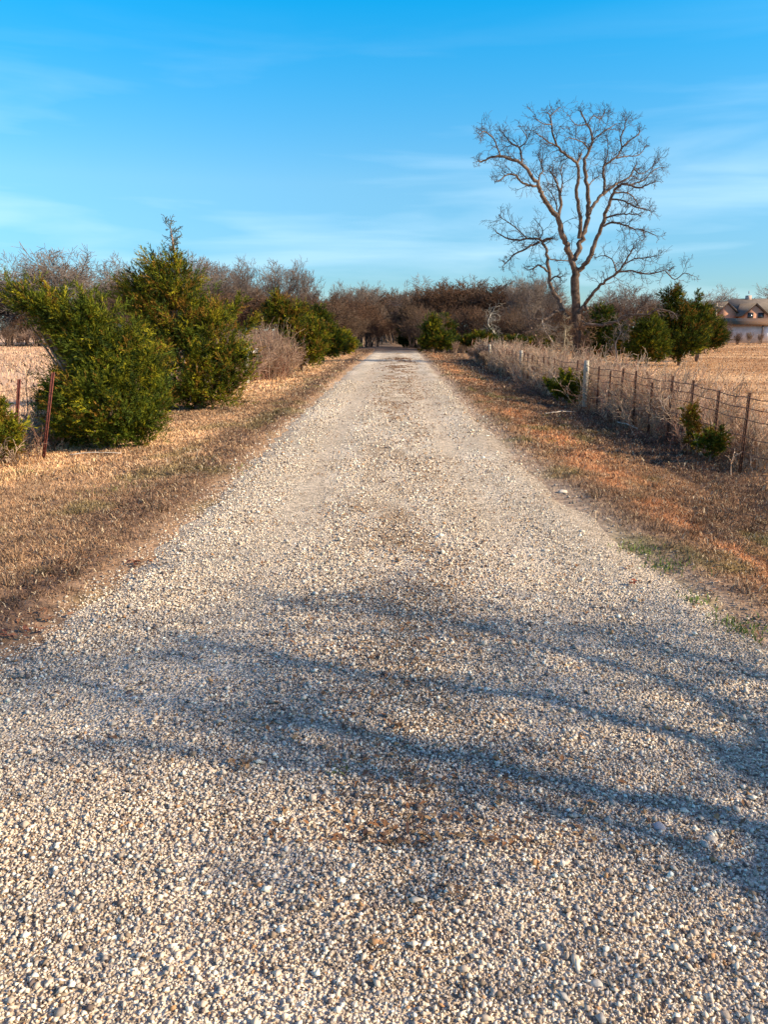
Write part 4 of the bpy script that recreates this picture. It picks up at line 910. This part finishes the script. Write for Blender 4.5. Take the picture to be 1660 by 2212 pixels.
# fallen sticks on the verge
for px, py, px2, py2, r, lab in ((1180, 896, 1245, 893, .014, 'pale fallen stick lying across the verge below the wooden post'), (1335, 915, 1378, 929, .014, 'pale broken stick beside the purplish bramble'),
                                (150, 990, 262, 984, .009, 'thin pale stick in the grass in front of the large cedar')):
    a, b = hit(px, py), hit(px2, py2); c = (a + b) / 2; m = MB()
    P, R = smooth_poly([a + [0, 0, .03], c + [0, .03, .05], b + [0, 0, .03]], [r, r * .9, r * .5], 4, .4); tube_add(m, P, R, 6, (.58, .50, .42), .08, True)
    tag(m.build('fallen_stick', M_BARK, loc=c), lab, 'stick')
# stones big enough to pick out
def rock(px, py, r, col, lab):
    c = hit(px, py); c[2] = max(c[2], float(rz(c[0], c[1]))); V = ICO_V * (1 + rng.normal(0, .13, (12, 1))) * [1.2, .85, .6] * r + c + [0, 0, r * .15]
    e = {}; V = list(V); Fc = []
    def mid(a, b):
        k = (min(a, b), max(a, b))
        if k not in e: q = (V[a] + V[b]) / 2; d = q - c - [0, 0, r * .35]; V.append(c + [0, 0, r * .35] + d * rng.uniform(1.08, 1.22)); e[k] = len(V) - 1
        return e[k]
    for a, b, d in ICO_F: x, y, z = mid(a, b), mid(b, d), mid(d, a); Fc += [(a, x, z), (b, y, x), (d, z, y), (x, y, z)]
    m = MB(); m.add(V, Fc, col); tag(m.build('rock', M_STONE, loc=c), lab, 'rock')
rock(1215, 1064, .045, (.62, .54, .43), 'whitish rock lying on the brown verge beyond the track edge')
rock(1425, 1800, .021, (.40, .37, .37), 'lavender grey stone standing proud of the gravel in the shadow')
rock(1535, 1825, .019, (.58, .50, .40), 'pale stone beside the reddish gravel near the lower right')
rock(948, 1697, .019, (.62, .53, .41), 'cream stone in the middle of the shadowed gravel')
rock(1180, 1195, .026, (.60, .51, .40), 'white stone in the loose pile at the right track edge')
rock(1258, 1155, .022, (.60, .52, .41), 'white pebble farther along the right track edge')
rock(1290, 2145, .016, (.68, .59, .47), 'bright white pebble close to the camera')
# clumps of dead leaves one can pick out
def clump(px, py, n, s, sp, cols, lab, name='leaf_clump'):
    global mb
    c = hit(px, py); c[2] = max(c[2], float(rz(c[0], c[1]))) + .012; mb = MB()
    leaves(n, rng.normal(c[0], sp, n), rng.normal(c[1], sp * .8, n), s, z=c[2] + rng.uniform(0, .03, n))
    mb.c = [np.repeat(np.array(cols)[rng.integers(0, len(cols), n)], 4, 0)]
    tag(mb.build(name, M_LEAF, loc=c), lab, 'leaves')
clump(298, 1221, 14, .022, .035, [(.30, .09, .04), (.42, .15, .06), (.12, .05, .04)], 'rust red clump of dead leaves on the left track edge')
clump(40, 1375, 22, .022, .05, [(.06, .03, .03), (.25, .09, .05), (.35, .15, .08)], 'dark clump of dead leaves at the left border of the gravel')
clump(90, 1340, 22, .02, .06, [(.30, .14, .07), (.40, .20, .1)], 'loose reddish heap of dead grass behind the dark leaf clump')
clump(1366, 1272, 5, .02, .012, [(.28, .08, .04)], 'single curled red leaf on the sandy right shoulder')
clump(1362, 1236, 6, .018, .02, [(.08, .05, .04), (.3, .2, .12)], 'small dark leaf scrap on the sandy right shoulder')
clump(985, 1965, 10, .012, .018, [(.35, .20, .1), (.2, .11, .06)], 'little brown leaf tuft on the gravel close to the camera')
clump(530, 1676, 22, .013, .03, [(.36, .22, .11), (.25, .14, .07)], 'brown leaf scraps below the lowest shadow streak')
clump(730, 1690, 12, .012, .03, [(.10, .11, .04), (.2, .2, .08)], 'dark green weed scrap on the gravel', 'weed_scrap')
clump(865, 1590, 6, .016, .015, [(.25, .14, .07)], 'small curled brown leaf on the shadow streak')

# ------------------------------------------------------------------ houses across the right field
def P2(px, py, D): q = at(px, py, D); return float(q[0]), float(q[2])
HD = 138.0
h0 = P2(1600, 712, HD)[0]; hz = float(gz(h0, HD)); house = empty('brick_house', (h0, HD, hz)); tag(house, 'brick house with grey shingle roofs across the right field', 'house')
hl = np.array([h0, HD, hz])
m = MB(); xa, xb = P2(1556, 700, HD)[0], P2(1700, 700, HD)[0]; ze = P2(1600, 678, HD)[1]
box_add(m, ((xa + xb) / 2, HD + 5, (hz + ze) / 2), (xb - xa - .4, 9.4, ze - hz)); 
xg, zg = P2(1571, 654, HD); xgl, xgr = P2(1549, 678, HD)[0], P2(1594, 678, HD)[0]
prism_add(m, [(xgl + .3, hz), (xgr - .3, hz), (xgr - .3, ze + .1), (xg, zg - .15), (xgl + .3, ze + .1)], HD - .4, HD + 2.0)
m.build('wall', M_BRICK, house, loc=hl)
m = MB(); xg2, zg2 = P2(1634, 656, HD - 3); xl2, xr2 = P2(1607, 680, HD - 3)[0], P2(1663, 680, HD - 3)[0]; ze2 = P2(1600, 682, HD - 3)[1]
prism_add(m, [(xl2 + .3, hz), (xr2 - .3, hz), (xr2 - .3, ze2), (xg2, zg2 - .25), (xl2 + .3, ze2)], HD - 3, HD - .5); m.build('gable_wall', M_BRICK, house, loc=hl)
RC = (.15, .125, .105)
m = MB(); x1, z1 = P2(1583, 645, HD + 5); x2 = P2(1690, 645, HD + 5)[0]
v = [(xa, HD - .3, ze), (xb, HD - .3, ze), (xb, HD + 10.3, ze), (xa, HD + 10.3, ze), (x1, HD + 5, z1), (x2, HD + 5, z1)]
m.add(v, [(0, 1, 5), (0, 5, 4), (1, 2, 5), (2, 3, 4), (2, 4, 5), (3, 0, 4), (0, 2, 1), (0, 3, 2)], RC); roof = m.build('roof', M_FAR, house, loc=hl)
def gable_roof(xl, xr, xm, ze_, zr, ya, yb, name):
    m = MB(); t = .18
    prism_add(m, [(xl - .3, ze_ - .15), (xl - .3, ze_ - .15 + t), (xm, zr + t), (xm, zr)], ya - .3, yb, RC); prism_add(m, [(xm, zr), (xm, zr + t), (xr + .3, ze_ - .15 + t), (xr + .3, ze_ - .15)], ya - .3, yb, RC)
    m.build(name, M_FAR, house, loc=hl)
gable_roof(xgl, xgr, xg, ze, zg, HD - .4, HD + 4.5, 'gable_roof'); gable_roof(xl2, xr2, xg2, ze2, zg2, HD - 3, HD + 3.5, 'gable_roof')
m = MB(); xc_, zc_ = P2(1618, 646, HD + 5); box_add(m, (xc_, HD + 5, zc_ + .1), (.8, .8, 1.0), 0, (.50, .38, .32)); ch = m.build('chimney', M_FAR, house, loc=hl)
m = MB(); tube_add(m, [(xc_, HD + 5, zc_ + .9), (xc_, HD + 5, zc_ + 1.4)], [.09, .09], 8, (.35, .36, .38), 0, True); m.build('chimney_pipe', M_FAR, house, loc=hl)
for px in (1622, 1645):
    xw, zw = P2(px, 684, HD - 3); m = MB(); box_add(m, (xw, HD - 3.02, zw), (.95, .12, 1.3)); m.build('window', M_GLASS, house, loc=hl)
# low outbuilding with tin roof
OD = 110.0
ox = P2(1620, 712, OD)[0]; oz = float(gz(ox, OD)); shed = empty('outbuilding', (ox, OD, oz)); tag(shed, 'low grey outbuilding with a brown roof and white door in front of the brick house', 'outbuilding'); sl = np.array([ox, OD, oz])
xa, xb = P2(1580, 712, OD)[0], P2(1720, 712, OD)[0]; ztop = P2(1600, 703, OD)[1]
m = MB(); box_add(m, ((xa + xb) / 2, OD + 3, (oz + ztop) / 2), (xb - xa, 6, ztop - oz), 0, (.62, .58, .54)); m.build('wall', M_FAR, shed, loc=sl)
m = MB(); xr1 = P2(1571, 703, OD)[0]; zr1 = P2(1600, 690, OD + 6)[1]
v = [(xr1, OD - .6, ztop), (xb + .5, OD - .6, ztop), (xb + .5, OD + 6.4, zr1), (xr1 + .8, OD + 6.4, zr1)]; v += [(a, b, c + .18) for a, b, c in v]
m.add(v, [(0, 2, 1), (0, 3, 2), (4, 5, 6), (4, 6, 7), (0, 1, 5), (0, 5, 4), (1, 2, 6), (1, 6, 5), (2, 3, 7), (2, 7, 6), (3, 0, 4), (3, 4, 7)], (.20, .11, .06)); m.build('roof', M_FAR, shed, loc=sl)
xd = P2(1657, 712, OD)[0]; zd0, zd1 = P2(1655, 737, OD)[1], P2(1655, 706, OD)[1]
m = MB(); box_add(m, (xd + .25, OD - .05, (zd0 + zd1) / 2), (1.25, .1, zd1 - zd0), 0, (.85, .83, .80)); m.build('door', M_FAR, shed, loc=sl)
m = MB(); xp = P2(1646, 712, OD)[0]; box_add(m, (xp, OD - .4, (oz + ztop) / 2), (.16, .16, ztop - oz), 0, (.14, .11, .10)); m.build('porch_post', M_FAR, shed, loc=sl)
# utility pole
q = P2(1550, 655, 118); z0 = float(gz(q[0], 118)); m = MB(); tube_add(m, [(q[0], 118, z0 - .2), (q[0], 118, q[1])], [.19, .14], 8, (.46, .38, .29), .02, True)
pole = empty('utility_pole', (q[0], 118, z0)); tag(pole, 'short pale utility pole left of the brick house', 'pole'); m.build('pole', M_WOOD, pole, loc=(q[0], 118, z0))
m = MB(); box_add(m, (q[0], 117.8, q[1] - .5), (1.7, .12, .12), 0, (.4, .33, .26)); m.build('crossarm', M_WOOD, pole, loc=(q[0], 118, z0))

# ------------------------------------------------------------------ the tree beside the photographer, out of the picture, whose shadow crosses the gravel
k_ = 1 / math.tan(SUN_EL)
def from_shadow(px, py, z):
    x, y, zz = ray(px, py); t = -H / zz; return np.array([x * t - SH.x * k_ * z, y * t - SH.y * k_ * z, z])
ft = from_shadow(1742, 2030, 3.0); fb = np.array([ft[0] + .2, ft[1] + .05, -.15])
ftree = empty('bare_tree', fb); tag(ftree, 'leafless tree standing just outside the view beside the photographer', 'tree')
t = MB(); P, R = smooth_poly([fb, fb * .5 + ft * .5 + [.05, 0, 0], ft], [.22, .15, .12], 4, .05); tube_add(t, P, R, 10, (.3, .24, .19), .04)
S = [[], [], []]; FT = dict(TW); FT['kids'] = [1, 1]
for pts, r in (([(1742, 2030, 3.0), (1650, 1800, 3.3), (1230, 1690, 3.9), (850, 1592, 4.5), (560, 1550, 5.0), (200, 1480, 5.7), (40, 1450, 6.1)], .075),
               ([(1742, 2030, 3.0), (1560, 1850, 3.3), (1200, 1750, 3.8), (900, 1690, 4.4), (500, 1640, 5.0), (150, 1600, 5.6)], .05),
               ([(1742, 2030, 3.0), (1700, 1700, 3.5), (1350, 1540, 4.2), (1000, 1488, 4.8), (700, 1440, 5.3), (400, 1370, 6.0), (240, 1340, 6.4)], .065),
               ([(1700, 1700, 3.5), (1660, 1560, 3.9), (1350, 1430, 4.6), (1100, 1380, 5.2), (900, 1330, 5.8), (600, 1295, 6.4)], .05),
               ([(1742, 2030, 3.0), (1760, 1650, 3.7), (1700, 1480, 4.3), (1450, 1400, 5.0), (1250, 1350, 5.6)], .055)):
    Q = [from_shadow(*p) for p in pts]; Q[0] = ft if pts[0][2] == 3.0 else Q[0]
    P, R = smooth_poly(Q, np.linspace(r * .9, .016, len(Q)), 4, .5); tube_add(t, P, R, 7, (.3, .24, .19), .05, True)
    for k in range(5, len(P)):
        for _ in range(rng.integers(1, 3)): grow(S, P[k], unit(rng.normal(0, 1, 3) + [0, 0, .25]), rng.uniform(.5, 1.1), .010, 0, FT, .005)
t.build('trunk', M_BARK, ftree, True, loc=fb); w = MB()
for s in S: segs_add(w, s, (.2, .15, .12))
w.build('twigs', M_TWIG, ftree, loc=fb)
